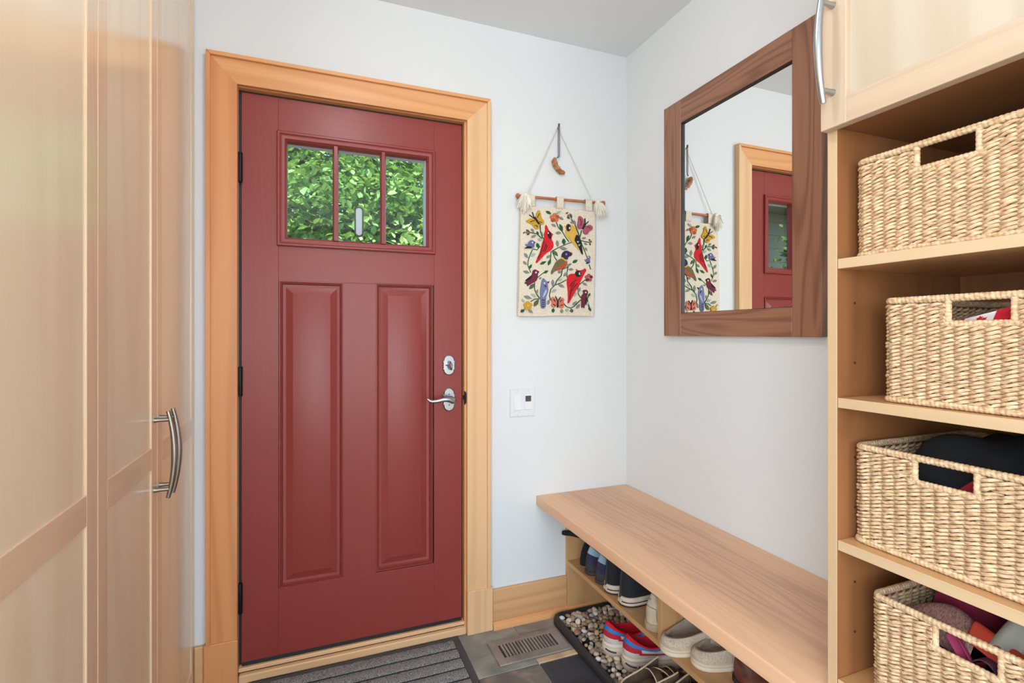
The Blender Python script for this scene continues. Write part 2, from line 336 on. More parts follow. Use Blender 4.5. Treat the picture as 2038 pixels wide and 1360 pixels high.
# ------------------------------------------------------------------ door casing, plinths, skirting
def casing(name, poly, band, ax, label, FIR=None):
    FIR = FIR or globals()['FIR']
    o = struct(name, MB().prism(poly, -.019, -.0005, 'y'), FIR[ax], label)
    part('back_band', MB().prism(band, -.031, -.019, 'y', .003), FIR[ax], o, world=False)
    return o
LO, LI, RI, RO, TO, TI = -1.713, -1.619, -.781, -.684, 2.211, 2.113
b = .013
casing('trim_1', [(LO, .165), (LI, .165), (LI, TI), (LO, TO)], [(LO, .165), (LO+b, .165), (LO+b, TO-b), (LO, TO)], 'z', 'orange-toned wood casing along the hinge side of the red door', FIR_DEEP)
casing('trim_2', [(RI, .178), (RO, .178), (RO, TO), (RI, TI)], [(RO-b, .178), (RO, .178), (RO, TO), (RO-b, TO-b)], 'z', 'paler wood casing along the latch side of the red door', FIR_PALE)
casing('trim_3', [(LO, TO), (LI, TI), (RI, TI), (RO, TO)], [(LO, TO), (LO+b, TO-b), (RO-b, TO-b), (RO, TO)], 'x', 'orange-toned wood head casing above the red door')
struct('trim_4', MB().box(LO-.008, LI+.002, -.027, -.0005, 0, .167, .003), FIR_DEEP['z'], 'wooden plinth block under the hinge side casing')
struct('trim_5', MB().box(RI-.001, RO+.012, -.027, -.0005, 0, .180, .003), FIR_PALE['z'], 'pale wooden plinth block under the latch side casing')
def skirting(name, x0, x1, label):
    o = struct(name, MB().box(x0, x1, -.016, -.0005, 0, .162, .003), BASEW['x'], label)
    m = MB().prism([(0, 0), (-.032, 0), (-.032, .016), (-.027, .024), (-.024, .026), (-.022, .032), (-.016, .034), (0, .034)], x0, x1, 'x')
    part('shoe_moulding', m, FIR['x'], o, world=False)
skirting('baseboard_back', RO+.013, -.3215, 'pale wood baseboard between the door plinth and the shoe cubby')
skirting('baseboard_left', -1.75, LO-.009, 'short piece of pale baseboard between cabinet and door plinth')
# sill pieces under the door
struct('trim_6', MB().box(LI+.003, RI-.002, -.013, .03, 0, .030, .004), FIR_PALE['x'], 'pale wooden sill board on the floor in front of the red door')
struct('trim_7', MB().box(LI+.001, RI-.001, .004, .12, .033, .047, .002), FIR_PALE['x'], 'narrow wooden threshold strip under the red door')
struct('trim_8', MB().box(LI+.004, RI-.004, .0065, .1, .0295, .0335, 0), plain('black_gasket', (24,24,26), .6), 'thin black seal line between the sill board and the threshold')

# ------------------------------------------------------------------ the red entry door
D = thing('door_1', 'dark red panelled entry door with three small panes across the top', None, (-1.2, .022, .05), kind='structure')
RZ, RX = door_paint('z'), door_paint('x')
Y0, Y1 = .022, .066
X0, X1, ZB, ZT = -1.6095, -.794, .0525, 2.104
SL, SR = -1.4885, -.9105       # inner edges of the stiles
part('stile', MB().box(X0, SL, Y0, Y1, ZB, ZT, .0007), RZ, D); part('stile', MB().box(SR, X1, Y0, Y1, ZB, ZT, .0007), RZ, D)
G = (-1.462, -.9425, 1.592, 1.947)      # glazed opening
P1 = (-1.487, -1.2625, .3005, 1.4325); P2 = (-1.1415, -.9165, .3035, 1.4345)
part('top_rail', MB().box(SL, SR, Y0, Y1, G[3]+.005, ZT, .0007), RX, D)
part('middle_rail', MB().box(SL, SR, Y0, Y1, P1[3], G[2]-.005, .0007), RX, D)
part('bottom_rail', MB().box(SL, SR, Y0, Y1, ZB, P1[2], .0007), RX, D)
part('mullion', MB().box(P1[1], P2[0], Y0, Y1, P1[2], P1[3], .0007), RZ, D)
for q in ((SL, G[0]-.005), (G[1]+.005, SR)): part('side_rail', MB().box(q[0], q[1], Y0, Y1, G[2]-.005, G[3]+.005, .0004), RZ, D)
for q in (P1, P2):
    part('raised_panel', MB().rectloops(*q, [(0, .030), (0, 0), (.0035, .0), (.005, .005), (.009, .003), (.013, .011), (.0225, .013), (.026, .012), (.046, .0025), (.0475, .002)], Y0), RZ, D, smooth=20)
fr = part('glazing_frame', MB().rectloops(-1.494, -.9065, 1.5595, 1.9815, [(0, 0), (0, -.009), (.003, -.0125), (.009, -.0125), (.013, -.0085), (.017, -.0095), (.026, -.0075), (.033, .001), (.0345, .03)], Y0, False), RX, D, smooth=25)
for x in (-1.290, -1.1135):
    part('muntin', MB().prism([(x-.0105, .045), (x-.0105, .021), (x-.006, .0135), (x+.006, .0135), (x+.0105, .021), (x+.0105, .045)], 1.590, 1.949, 'z'), RZ, D)
SP = plain('pane_spacer', (196,204,216), .4)
for x0, x1 in ((-1.462, -1.3005), (-1.2795, -1.124), (-1.103, -.9425)):
    g = part('pane', MB().box(x0, x1, .041, .045, 1.591, 1.948, 0), glass(), D)
    part('spacer', MB().rectloops(x0, x1, 1.591, 1.948, [(0, 0), (.004, .001), (.004, .018)], .047, False), SP, g, world=False) if False else None
part('outer_reveal', MB().rectloops(-1.464, -.9405, 1.588, 1.950, [(0, -.012), (.002, -.012), (.002, .028), (-.03, .030)], .058, False), plain('white_outer_frame', (214,216,230), .5), D)
for z in (1.831, 1.067, .293):
    h = part('hinge', MB().lathe([(.0075, z-.053), (.0085, z-.05), (.0085, z+.05), (.0075, z+.053)], (-1.6135, .012, 0), 'z', 14), BLACK_METAL, D)
    m = MB()
    for k in (-.0505, -.018, .018, .0505): m.lathe([(.009, z+k-.0007), (.009, z+k+.0007)], (-1.6135, .012, 0), 'z', 14)
    m.box(-1.619, -1.611, .014, .03, z-.05, z+.05, 0)
    part('knuckle_ring', m, plain('hinge_dark', (14,14,14), .5, .5), h, world=False) if False else part('knuckle_ring', m, plain('hinge_dark', (14,14,14), .5, .5), h)
part('edge_gap_seal', MB().box(-1.6185, -1.6100, .026, .09, .05, 2.112, 0).box(-.7935, -.7885, .03, .09, .05, 2.112, 0).box(-1.618, -.788, .03, .09, 2.1045, 2.112, 0), plain('black_gasket', (24,24,26), .6), D)
part('jamb', MB().box(-1.6255, -1.6185, 0, .14, .0, 2.1225, .0005), FIR['z'], D); part('jamb', MB().box(-.7885, -.7745, 0, .14, .0, 2.1225, .0005), FIR['z'], D); part('head_jamb', MB().box(-1.6185, -.7885, 0, .14, 2.1115, 2.1225, .0005), FIR['x'], D)
part('door_sweep', MB().box(X0+.002, X1-.002, .014, .05, .0475, .0545, .002).box(X0+.002, X1-.002, .018, .05, .0475, .058, .002), plain('black_gasket', (24,24,26), .6), D)
part('strike_plate', MB().prism([(-.7895+.012*math.cos(a)*1.0, .972+.028*math.sin(a)) for a in (k*math.pi/8-math.pi/2 for k in range(9))], .0005, -.0035, 'y').box(-.7895, -.784, -.003, .02, .962, .982), BLACK_METAL, D)
def escutcheon(cx, cz, hw, hh):
    pts = []; sh = hh*.52
    for k in range(13):
        a = math.pi*k/12; pts.append((cx+hw*.80*math.cos(a), cz+sh+ (hh-sh)*math.sin(a)))
    pts += [(cx-hw*.80, cz+sh-.001), (cx-hw, cz+sh-.003), (cx-hw*.93, cz+sh-.008), (cx-hw*.93, cz-sh+.008), (cx-hw, cz-sh+.003), (cx-hw*.80, cz-sh+.001)]
    for k in range(13):
        a = math.pi+math.pi*k/12; pts.append((cx+hw*.80*math.cos(a), cz-sh+(hh-sh)*math.sin(a)))
    pts += [(cx+hw*.80, cz-sh+.001), (cx+hw, cz-sh+.003), (cx+hw*.93, cz-sh+.008), (cx+hw*.93, cz+sh-.008), (cx+hw, cz+sh-.003), (cx+hw*.80, cz+sh-.001)]
    return pts
dk = plain('screw_dark', (60,58,56), .5, .6)
db = part('deadbolt_plate', MB().prism(escutcheon(-.850, 1.108, .0275, .0415), .012, .0225, 'y', .0035), NICKEL, D)
part('thumb_turn', MB().lathe([(.010, .0125), (.010, .006), (.006, .002)], (-.850, 0, 1.108), 'y', 16).tube([(-.850, -.003, 1.122), (-.850, -.010, 1.112), (-.849, -.012, 1.100), (-.847, -.008, 1.091)], [.004, .0065, .006, .0045], 10, flat=1.5), NICKEL, db)
for dx in (-.012, .012): part('screw', MB().lathe([(.003, .0125), (.003, .010)], (-.850+dx, 0, 1.1075), 'y', 8), dk, db)
lp = part('lever_plate', MB().prism(escutcheon(-.850, .9665, .0275, .0485), .010, .0225, 'y', .004), NICKEL, D)
part('lever', MB().lathe([(.015, .011), (.013, .004), (.010, -.004), (.010, -.022)], (-.845, 0, .967), 'y', 18).tube([(-.838, -.028, .960), (-.846, -.034, .968), (-.862, -.037, .9745), (-.885, -.038, .974), (-.910, -.037, .969), (-.930, -.036, .968), (-.942, -.036, .972), (-.950, -.036, .980)], [.007, .0125, .0105, .008, .0065, .006, .0055, .003], 12, flat=1.15), NICKEL, lp)
for dz in (-.022, .022): part('screw', MB().lathe([(.0025, .0105), (.0025, .008)], (-.850, 0, .9665+dz), 'y', 8), dk, lp)
# upright rounded plate on the outside of the middle pane
cx = -1.203
def pill(cx, cz, hw, hh): return [(cx+hw*math.cos(a), cz+(hh-hw if math.sin(a) >= 0 else -(hh-hw))+hw*math.sin(a)) for a in (2*math.pi*k/24 for k in range(24))]
pl = thing('rounded_plate', 'upright grey pill-shaped plate with dark rim behind the middle pane of the red door', 'plate', (cx, .0455, 1.625))
part('rim', MB().prism(pill(cx, 1.676, .0175, .060), .0460, .052, 'y', .002), plain('dark_rim', (46,32,32), .5), pl)
part('face', MB().prism(pill(cx, 1.676, .0115, .053), .0452, .0462, 'y'), plain('grey_plate', (176,194,200), .5), pl)
# ------------------------------------------------------------------ tall maple cabinets on the left
def bow_handle(name, base, out, half, parent, mat, r=.0064, up=(0,0,1), reach=.030, bow=.014, post=.8):
    """arched bar on two posts; base = point on the door, out = outward unit vector"""
    B_, O = Vector(base), Vector(out); Zv = Vector(up)
    pts = [B_+O*(reach+bow*(1-(t*t)))+Zv*(half*t) for t in (i/8-1 for i in range(17))]
    h = part(name, MB().tube(pts, [r*(.8+.35*(1-abs(i/8-1))) for i in range(17)], 18, flat=1.0, up=tuple(O)), mat, parent)
    for s in (-1, 1):
        q = B_+Zv*(half*post*s)
        part('post', MB().tube([q, q+O*.012, q+O*(reach+bow*.3)], [.0065, .0052, .0050], 16), mat, h)
    return h
CX = -1.751
def shaker(parent, name, y0, y1, z0, z1, rails, face, out, st=.052, rl=.06, rec=.003, M=None, MS=None):
    MAPLE = M or globals()['MAPLE']; MAPLE_SOLID = MS or globals()['MAPLE_SOLID']
    """frame and flat-panel door lying in a plane x = face, opening towards x*out"""
    t = .021; a, b_ = face, face-out*t
    d = part(name, MB().box(b_+out*.001, face-out*rec, y0+.02, y1-.02, z0+.02, z1-.02, 0), MAPLE['z'], parent)
    for q in ((y0, y0+st), (y1-st, y1)): part('door_stile', MB().box(b_, a, q[0], q[1], z0, z1, .001), MAPLE_SOLID['z'], d)
    for zc, hgt in [(z0, rl), (z1-rl, rl)]+[(r, .056) for r in rails]:
        part('door_rail', MB().box(b_, a, y0+st, y1-st, zc, zc+hgt, .001), MAPLE_SOLID['y'], d)
    return d
lab = ['', 'tall maple cabinet with one full-height shaker door, second from the red door', 'tall maple cabinet with a crossing middle rail at the near left edge of view', 'tall maple cabinet at the end of the row, farthest from the red door']
for i, (y0, y1) in enumerate(((-.456, -.003), (-.8555, -.458), (-1.255, -.8575), (-1.655, -1.257))):
    t = thing('tall_cabinet', lab[i] if i else 'tall maple cabinet standing against the back wall beside the red door', 'cabinet', (-2.05, (y0+y1)/2, 0), group='tall maple cabinets')
    part('carcass', MB().box(-2.355, CX-.023, y0+.001, y1-.001, 0, 2.47, 0), MAPLE['z'], t)
    d = shaker(t, 'door', y0+.001, y1-.001, .02, 2.462, [.893], CX, 1, st=.0425 if i == 0 else .048, rl=.08)
    if i == 0: bow_handle('handle', (CX, y0+.021, .9265), (1,0,0), .112, t, NICKEL_DARK)
    elif i == 1: bow_handle('handle', (CX, y1-.026, .9265), (1,0,0), .112, t, NICKEL_DARK)
struct('trim_9', MB().box(-2.355, CX-.005, -1.655, -.003, 2.4705, H-.0005, 0), MAPLE['y'], 'maple filler above the tall cabinets')

# ------------------------------------------------------------------ open shelving unit on the right
FX = -.411; UY0, UY1 = -1.751, -1.313
u = thing('shelving_unit', 'tall maple shelving unit with open basket shelves below a closed cupboard', 'shelf', (-.2, (UY0+UY1)/2, 0))
for y0 in (UY1-.019, UY0): part('side_panel', MB().box(FX+.0015, -.002, y0, y0+.019, 0, 2.46, .0004), PLY_SHADE['z'], u); part('edge_band', MB().box(FX, FX+.0014, y0, y0+.019, 0, 2.46, .0004), EDGE['z'], u)
part('back_panel', MB().box(-.012, -.002, UY0+.019, UY1-.019, 0, 2.46, 0), PLY_SHADE['z'], u)
for z in (1.386, 1.112, .831, .557, .283):
    sh = part('shelf', MB().box(FX+.0035, -.0125, UY0+.0195, UY1-.0195, z-.0195, z, .0004), PLY['y'], u); part('edge_band', MB().box(FX+.002, FX+.0034, UY0+.0195, UY1-.0195, z-.0195, z, .0006), EDGE['y'], sh)
part('cupboard_floor', MB().box(FX-.0005, -.012, UY0+.0195, UY1-.0195, 1.645, 1.664, .0006), PLY_SHADE['y'], u)
part('cupboard_top', MB().box(FX, -.002, UY0, UY1, 2.46, 2.479, 0), MAPLE['y'], u)
d = shaker(u, 'door', UY0+.002, UY1-.001, 1.640, 2.455, [], FX-.0215, -1, st=.052, rl=.052, rec=.009, M=MAPLE_R, MS=SOLID_DIM)
bow_handle('handle', (FX-.0215, UY1-.027, 1.792), (-1,0,0), .110, u, NICKEL, r=.0068, reach=.027, bow=.014, post=.77)
m = MB()
for z in (1.30, 1.18, .99, .89, .74, .64): m.lathe([(.0025, -1.33215), (.0025, -1.3335)], (-.36, 0, z), 'y', 8)
part('peg_hole', m, plain('peg_dark', (70,44,24), .8), u, kind='stuff')

# ------------------------------------------------------------------ mirror
mir = thing('wall_mirror', 'large upright mirror in a wide walnut frame on the white wall', 'mirror', (-.012, -.657, 1.228))
A0, A1, B0, B1 = -.3045, -1.0045, 1.228, 2.160
part('stile', MB().box(-.025, -.001, A0-.102, A0, B0, B1, .0015), WALNUT['z'], mir); part('stile', MB().box(-.025, -.001, A1, A1+.0965, B0, B1, .0015), WALNUT['z'], mir)
part('rail', MB().box(-.025, -.001, A1+.097, A0-.1025, B0, B0+.090, .0015), WALNUT['y'], mir); part('rail', MB().box(-.025, -.001, A1+.097, A0-.1025, B1-.094, B1, .0015), WALNUT['y'], mir)
mm, nt, b = newmat('mirror_silver'); b.inputs['Metallic'].default_value = 1; b.inputs['Roughness'].default_value = .0; b.inputs['Base Color'].default_value = (.93, .95, .945, 1)
part('mirror_glass', MB().box(-.0135, -.003, A1+.095, A0-.1, B0+.088, B1-.092, 0), mm, mir)
m = MB(); y0, y1, z0, z1 = A1+.097, A0-.1025, B0+.0905, B1-.0945
for q in ((y0, y0+.002, z0, z1), (y1-.002, y1, z0, z1), (y0, y1, z1-.002, z1), (y0, y1, z0, z0+.001)): m.box(-.0215, -.0137, *q, 0)
part('inner_lip', m, plain('lip_black', (30,22,20), .5), mir)

# ------------------------------------------------------------------ bench top and shoe cubby below it
bt = MB(); z0, z1 = .4905, .531; bx = -.4645
prof = [(bx+.0015, z0), (bx, z0+.0015), (bx, z1-.0045), (bx+.0009, z1-.002), (bx+.0026, z1-.0005), (bx+.005, z1), (-.0015, z1), (-.0015, z0)]
bt.grid([[(p[0], y, p[1]) for p in prof] for y in (-.001, -.003, -1.3115)], True, True)
rooted('bench_top', bt, BENCH, (-.23, -.65, .4905), 'thick walnut plank seat with pale sapwood edge running along the white wall', 'bench', smooth=30)
cb = thing('shoe_cubby', 'pale plywood shoe cubby with one shelf beneath the walnut bench', 'cubby', (-.16, -.66, 0))
part('end_panel', MB().box(-.322, -.0015, -.0205, -.0015, 0, .490, .0008), PLY['z'], cb)
part('end_panel', MB().box(-.322, -.0015, -1.312, -1.293, 0, .490, .0008), PLY['z'], cb)
part('shelf', MB().box(-.322, -.0155, -1.2925, -.021, .2145, .2335, .0008), PLY['y'], cb)
part('divider', MB().box(-.322, -.0155, -.6735, -.6545, .234, .490, .0008), PLY['z'], cb)
part('back_panel', MB().box(-.015, -.0015, -1.2925, -.021, .0, .490, 0), PLY['y'], cb)
part('top_rail', MB().box(-.12, -.0155, -1.2925, -.021, .472, .490, 0), PLY['y'], cb)
part('shoe_moulding', MB().box(-.334, -.3225, -.0235, -.0015, 0, .034, .003).prism([(-.0205, 0), (-.034, 0), (-.034, .014), (-.026, .024), (-.0205, .026)], -.322, -.02, 'x'), FIR['x'], cb)

# ------------------------------------------------------------------ light switch
sw = thing('light_switch', 'white two-gang switch plate with one rocker and one timer with a dark display', 'switch', (-.5305, -.002, .881))
part('plate', MB().prism([(-.5885, .880), (-.4725, .880), (-.4725, 1.000), (-.5885, 1.000)], -.0065, -.0005, 'y', .004), WHITE, sw)
part('rocker', MB().add([(-.571+a, y, z) for a in (0, .033) for y, z in ((-.0066, .9075), (-.012, .910), (-.0068, .974), (-.005, .974), (-.005, .9075))], [(0,1,2,3,4), (9,8,7,6,5), (0,5,6,1), (1,6,7,2), (2,7,8,3), (3,8,9,4), (4,9,5,0)]), plain('rocker_white', (226,228,230), .3), sw, smooth=10)
tm = part('timer', MB().add([(-.522+a, y, z) for a in (0, .033) for y, z in ((-.0066, .909), (-.0115, .911), (-.0075, .974), (-.005, .974), (-.005, .909))], [(0,1,2,3,4), (9,8,7,6,5), (0,5,6,1), (1,6,7,2), (2,7,8,3), (3,8,9,4), (4,9,5,0)]), plain('rocker_white', (226,228,230), .3), sw, smooth=10)
part('display', MB().box(-.5185, -.4925, -.0098, -.006, .9445, .969, 0), plain('lcd_grey', (78,76,66), .3), tm, label='small dark square display')
for x in (-.5545, -.5055):
    for z in (.8875, .9925): part('screw', MB().lathe([(.0018, -.0064), (.0018, -.0072)], (x, 0, z), 'y', 8), plain('screw_grey', (190,190,190), .4, .5), sw)

# ------------------------------------------------------------------ floor register and door mat
rg = thing('floor_register', 'slotted taupe slate-look floor vent set in the tiles beside the door', 'vent', (-.578, -.183, 0))
RM = slate('register_slate', (124,112,106), (158,146,138), (140,124,112))
def quad(x0, x1, y0, y1, z0=.0005, z1=.007, c=.0015): return MB().box(x0, x1, y0, y1, z0, z1, c)
part('frame', MB().box(-.7265, -.692, -.2575, -.105, .0005, .007, .0015).box(-.462, -.4285, -.2575, -.105, .0005, .007, .0015).box(-.692, -.462, -.134, -.105, .0005, .007, .0015).box(-.692, -.462, -.2575, -.219, .0005, .007, .0015), RM, rg)
part('backing', MB().box(-.692, -.462, -.219, -.134, .0005, .0012, 0), plain('register_dark', (60,52,48), .9), rg)
n = 17
for k in range(n-1):
    x = -.692+.23*(k+1)/n
    part('slat', quad(x-.0042, x+.0042, -.219, -.134, .0012, .0068, .001), RM, rg)
dm = thing('door_mat', 'charcoal ribbed doormat with a black rubber border in front of the red door', 'mat', (-1.2, -.25, 0))
part('rubber_base', MB().box(-1.575, -.8215, -.475, -.0215, .0008, .0075, .004), MAT_RUBBER, dm)
y = -.046
for k in range(7):
    mb_ = MB(); y1_, y0_ = y-.0605*k, y-.0605*k-.0515; rows = []
    for j in range(6):
        yy = y1_+(y0_-y1_)*j/5; rows.append([(-1.548+.697*i/60, yy+random.uniform(-.001, .001), .0115+random.uniform(-.0015, .0015)-(.003 if j in (0, 5) else 0)) for i in range(61)])
    mb_.grid(rows).grid([[(-1.548, y1_, .0078), (-.851, y1_, .0078)], [(-1.548, y1_, .0095), (-.851, y1_, .0095)]]).grid([[(-1.548, y0_, .0078), (-.851, y0_, .0078)], [(-1.548, y0_, .0095), (-.851, y0_, .0095)]])
    part('carpet_rib', mb_, CARPET, dm, smooth=80, fix=False)
part('groove_floor', MB().box(-1.55, -.849, -.47, -.044, .0074, .0080, 0), plain('groove_dark', (40,40,41), .9), dm)
# ------------------------------------------------------------------ wool wall hanging and the bark hook
WOOL = plain('cream_wool', (230,218,198), .95, noise=1, nscale=160, col2=(214,200,178), bump=.8, bscale=420)
TASSEL = plain('tassel_wool', (236,228,212), .95, bump=.6, bscale=500)
hg = thing('wall_hanging', 'cream woven wall hanging with embroidered birds, butterflies and leaves on a wooden dowel', 'hanging', (-.36, -.02, 1.55))
top = [(-.1863, .2234), (-.160, .2330), (-.1427, .2360), (-.1142, .2335), (-.0188, .2380), (.0192, .2385), (.0631, .2360), (.1189, .2390), (.1757, .2359)]
bot = [(-.1990, -.2376), (-.1700, -.2385), (-.1400, -.2382), (-.0985, -.2376), (-.0188, -.2340), (.0356, -.2336), (.0900, -.2340), (.1250, -.2335), (.1656, -.2332)]
rows = []
for k in range(15):
    t = k/14; row = []
    for (a, c), (d, e) in zip(top, bot):
        puff = .006*math.sin(math.pi*min(1, max(0, t)))**.4 + .0015*math.sin(9*t+a*30)
        row.append((-.36+a+(d-a)*t, -.0235-puff, 1.55+c+(e-c)*t))
    rows.append(row)
mb_ = MB().grid(rows); back = [[(p[0], -.012, p[2]) for p in r] for r in rows]; mb_.grid([r[::-1] for r in back])
mb_.grid([rows[0], back[0]]).grid([back[-1], rows[-1]]).grid([[r[0] for r in back], [r[0] for r in rows]]).grid([[r[-1] for r in rows], [r[-1] for r in back]])
part('panel', mb_, WOOL, hg, smooth=60)
dowel = part('dowel', MB().tube([(-.556, -.022, 1.8235), (-.144, -.022, 1.8305)], .0062, 12), plain('dowel_wood', (186,112,66), .45, noise=.25, nscale=40), hg)
for x, z in ((-.560, 1.8234), (-.141, 1.8306)): part('end_knob', MB().lathe([(.003, -.009), (.010, -.005), (.0115, 0), (.010, .006), (.004, .009)], (x, -.022, z), 'x', 14), plain('dowel_wood', (186,112,66), .45, noise=.25, nscale=40), dowel)
for x, z in ((-.500, 1.8255), (-.3625, 1.827), (-.220, 1.8295)):
    rows = []
    for k in range(13):
        a = math.pi*2*k/12; rr = .0105
        yy, zz = -.022-rr*math.sin(a+math.pi/2*0), z+rr*math.cos(a)
        rows.append([(x-.0165, yy, zz if zz > z-.002 else zz-.033), (x+.0165, yy, zz if zz > z-.002 else zz-.033)])
    part('hanging_tab', MB().grid(rows), WOOL, hg, smooth=80, fix=False)
NAIL = (-.3635, -.012, 2.1475)
part('cord', MB().tube([(-.515, -.022, 1.836), (NAIL[0]-.004, -.008, NAIL[2]-.004), NAIL, (NAIL[0]+.004, -.008, NAIL[2]-.004), (-.200, -.022, 1.842)], .0019, 6), plain('cream_cord', (214,208,194), .9), hg)
for x, z, s in ((-.528, 1.829, 1), (-.176, 1.829, .9)):
    mb_ = MB(); rnd = random.Random(int(x*1000))
    for k in range(110):
        a = rnd.uniform(-1, 1); q = rnd.uniform(.0, 1); L = rnd.uniform(.040, .085)*s
        p0 = Vector((x+a*.004, -.034+q*.004, z+rnd.uniform(-.004, .008)))
        e = Vector((x-(.010 if s == 1 else -.014)+a*.031, -.028-.022*q, z-L*(1-.25*abs(a))))
        mid = (p0*.6+e*.4)+Vector((a*.004, -.010*q, .002))
        mb_.tube([p0, mid, e], [.0014, .0019, .0012], 4, cap=False)
    mb_.lathe([(.002, -.010), (.0085, -.006), (.0105, .001), (.008, .007), (.002, .010)], (x, -.034, z), 'x', 12)
    part('tassel', mb_, TASSEL, hg, smooth=80, kind=None)
PAL = dict(k=(34,32,36), gold=(206,158,52), rose=(176,86,104), salmon=(214,120,96), red=(214,30,38), yellow=(222,176,74), violet=(112,108,152), navy=(40,44,84), khaki=(118,104,72), rust=(176,84,48),
           maroon=(112,38,60), blue=(120,124,166), pale=(186,194,220), orange=(206,116,80), white=(236,236,232), green=(38,92,50), mint=(164,184,170), grey=(138,136,130), olive=(92,98,66))
YARN = {k: plain('yarn_'+k, c, .95, noise=.22, nscale=300, bump=.7, bscale=500) for k, c in PAL.items()}
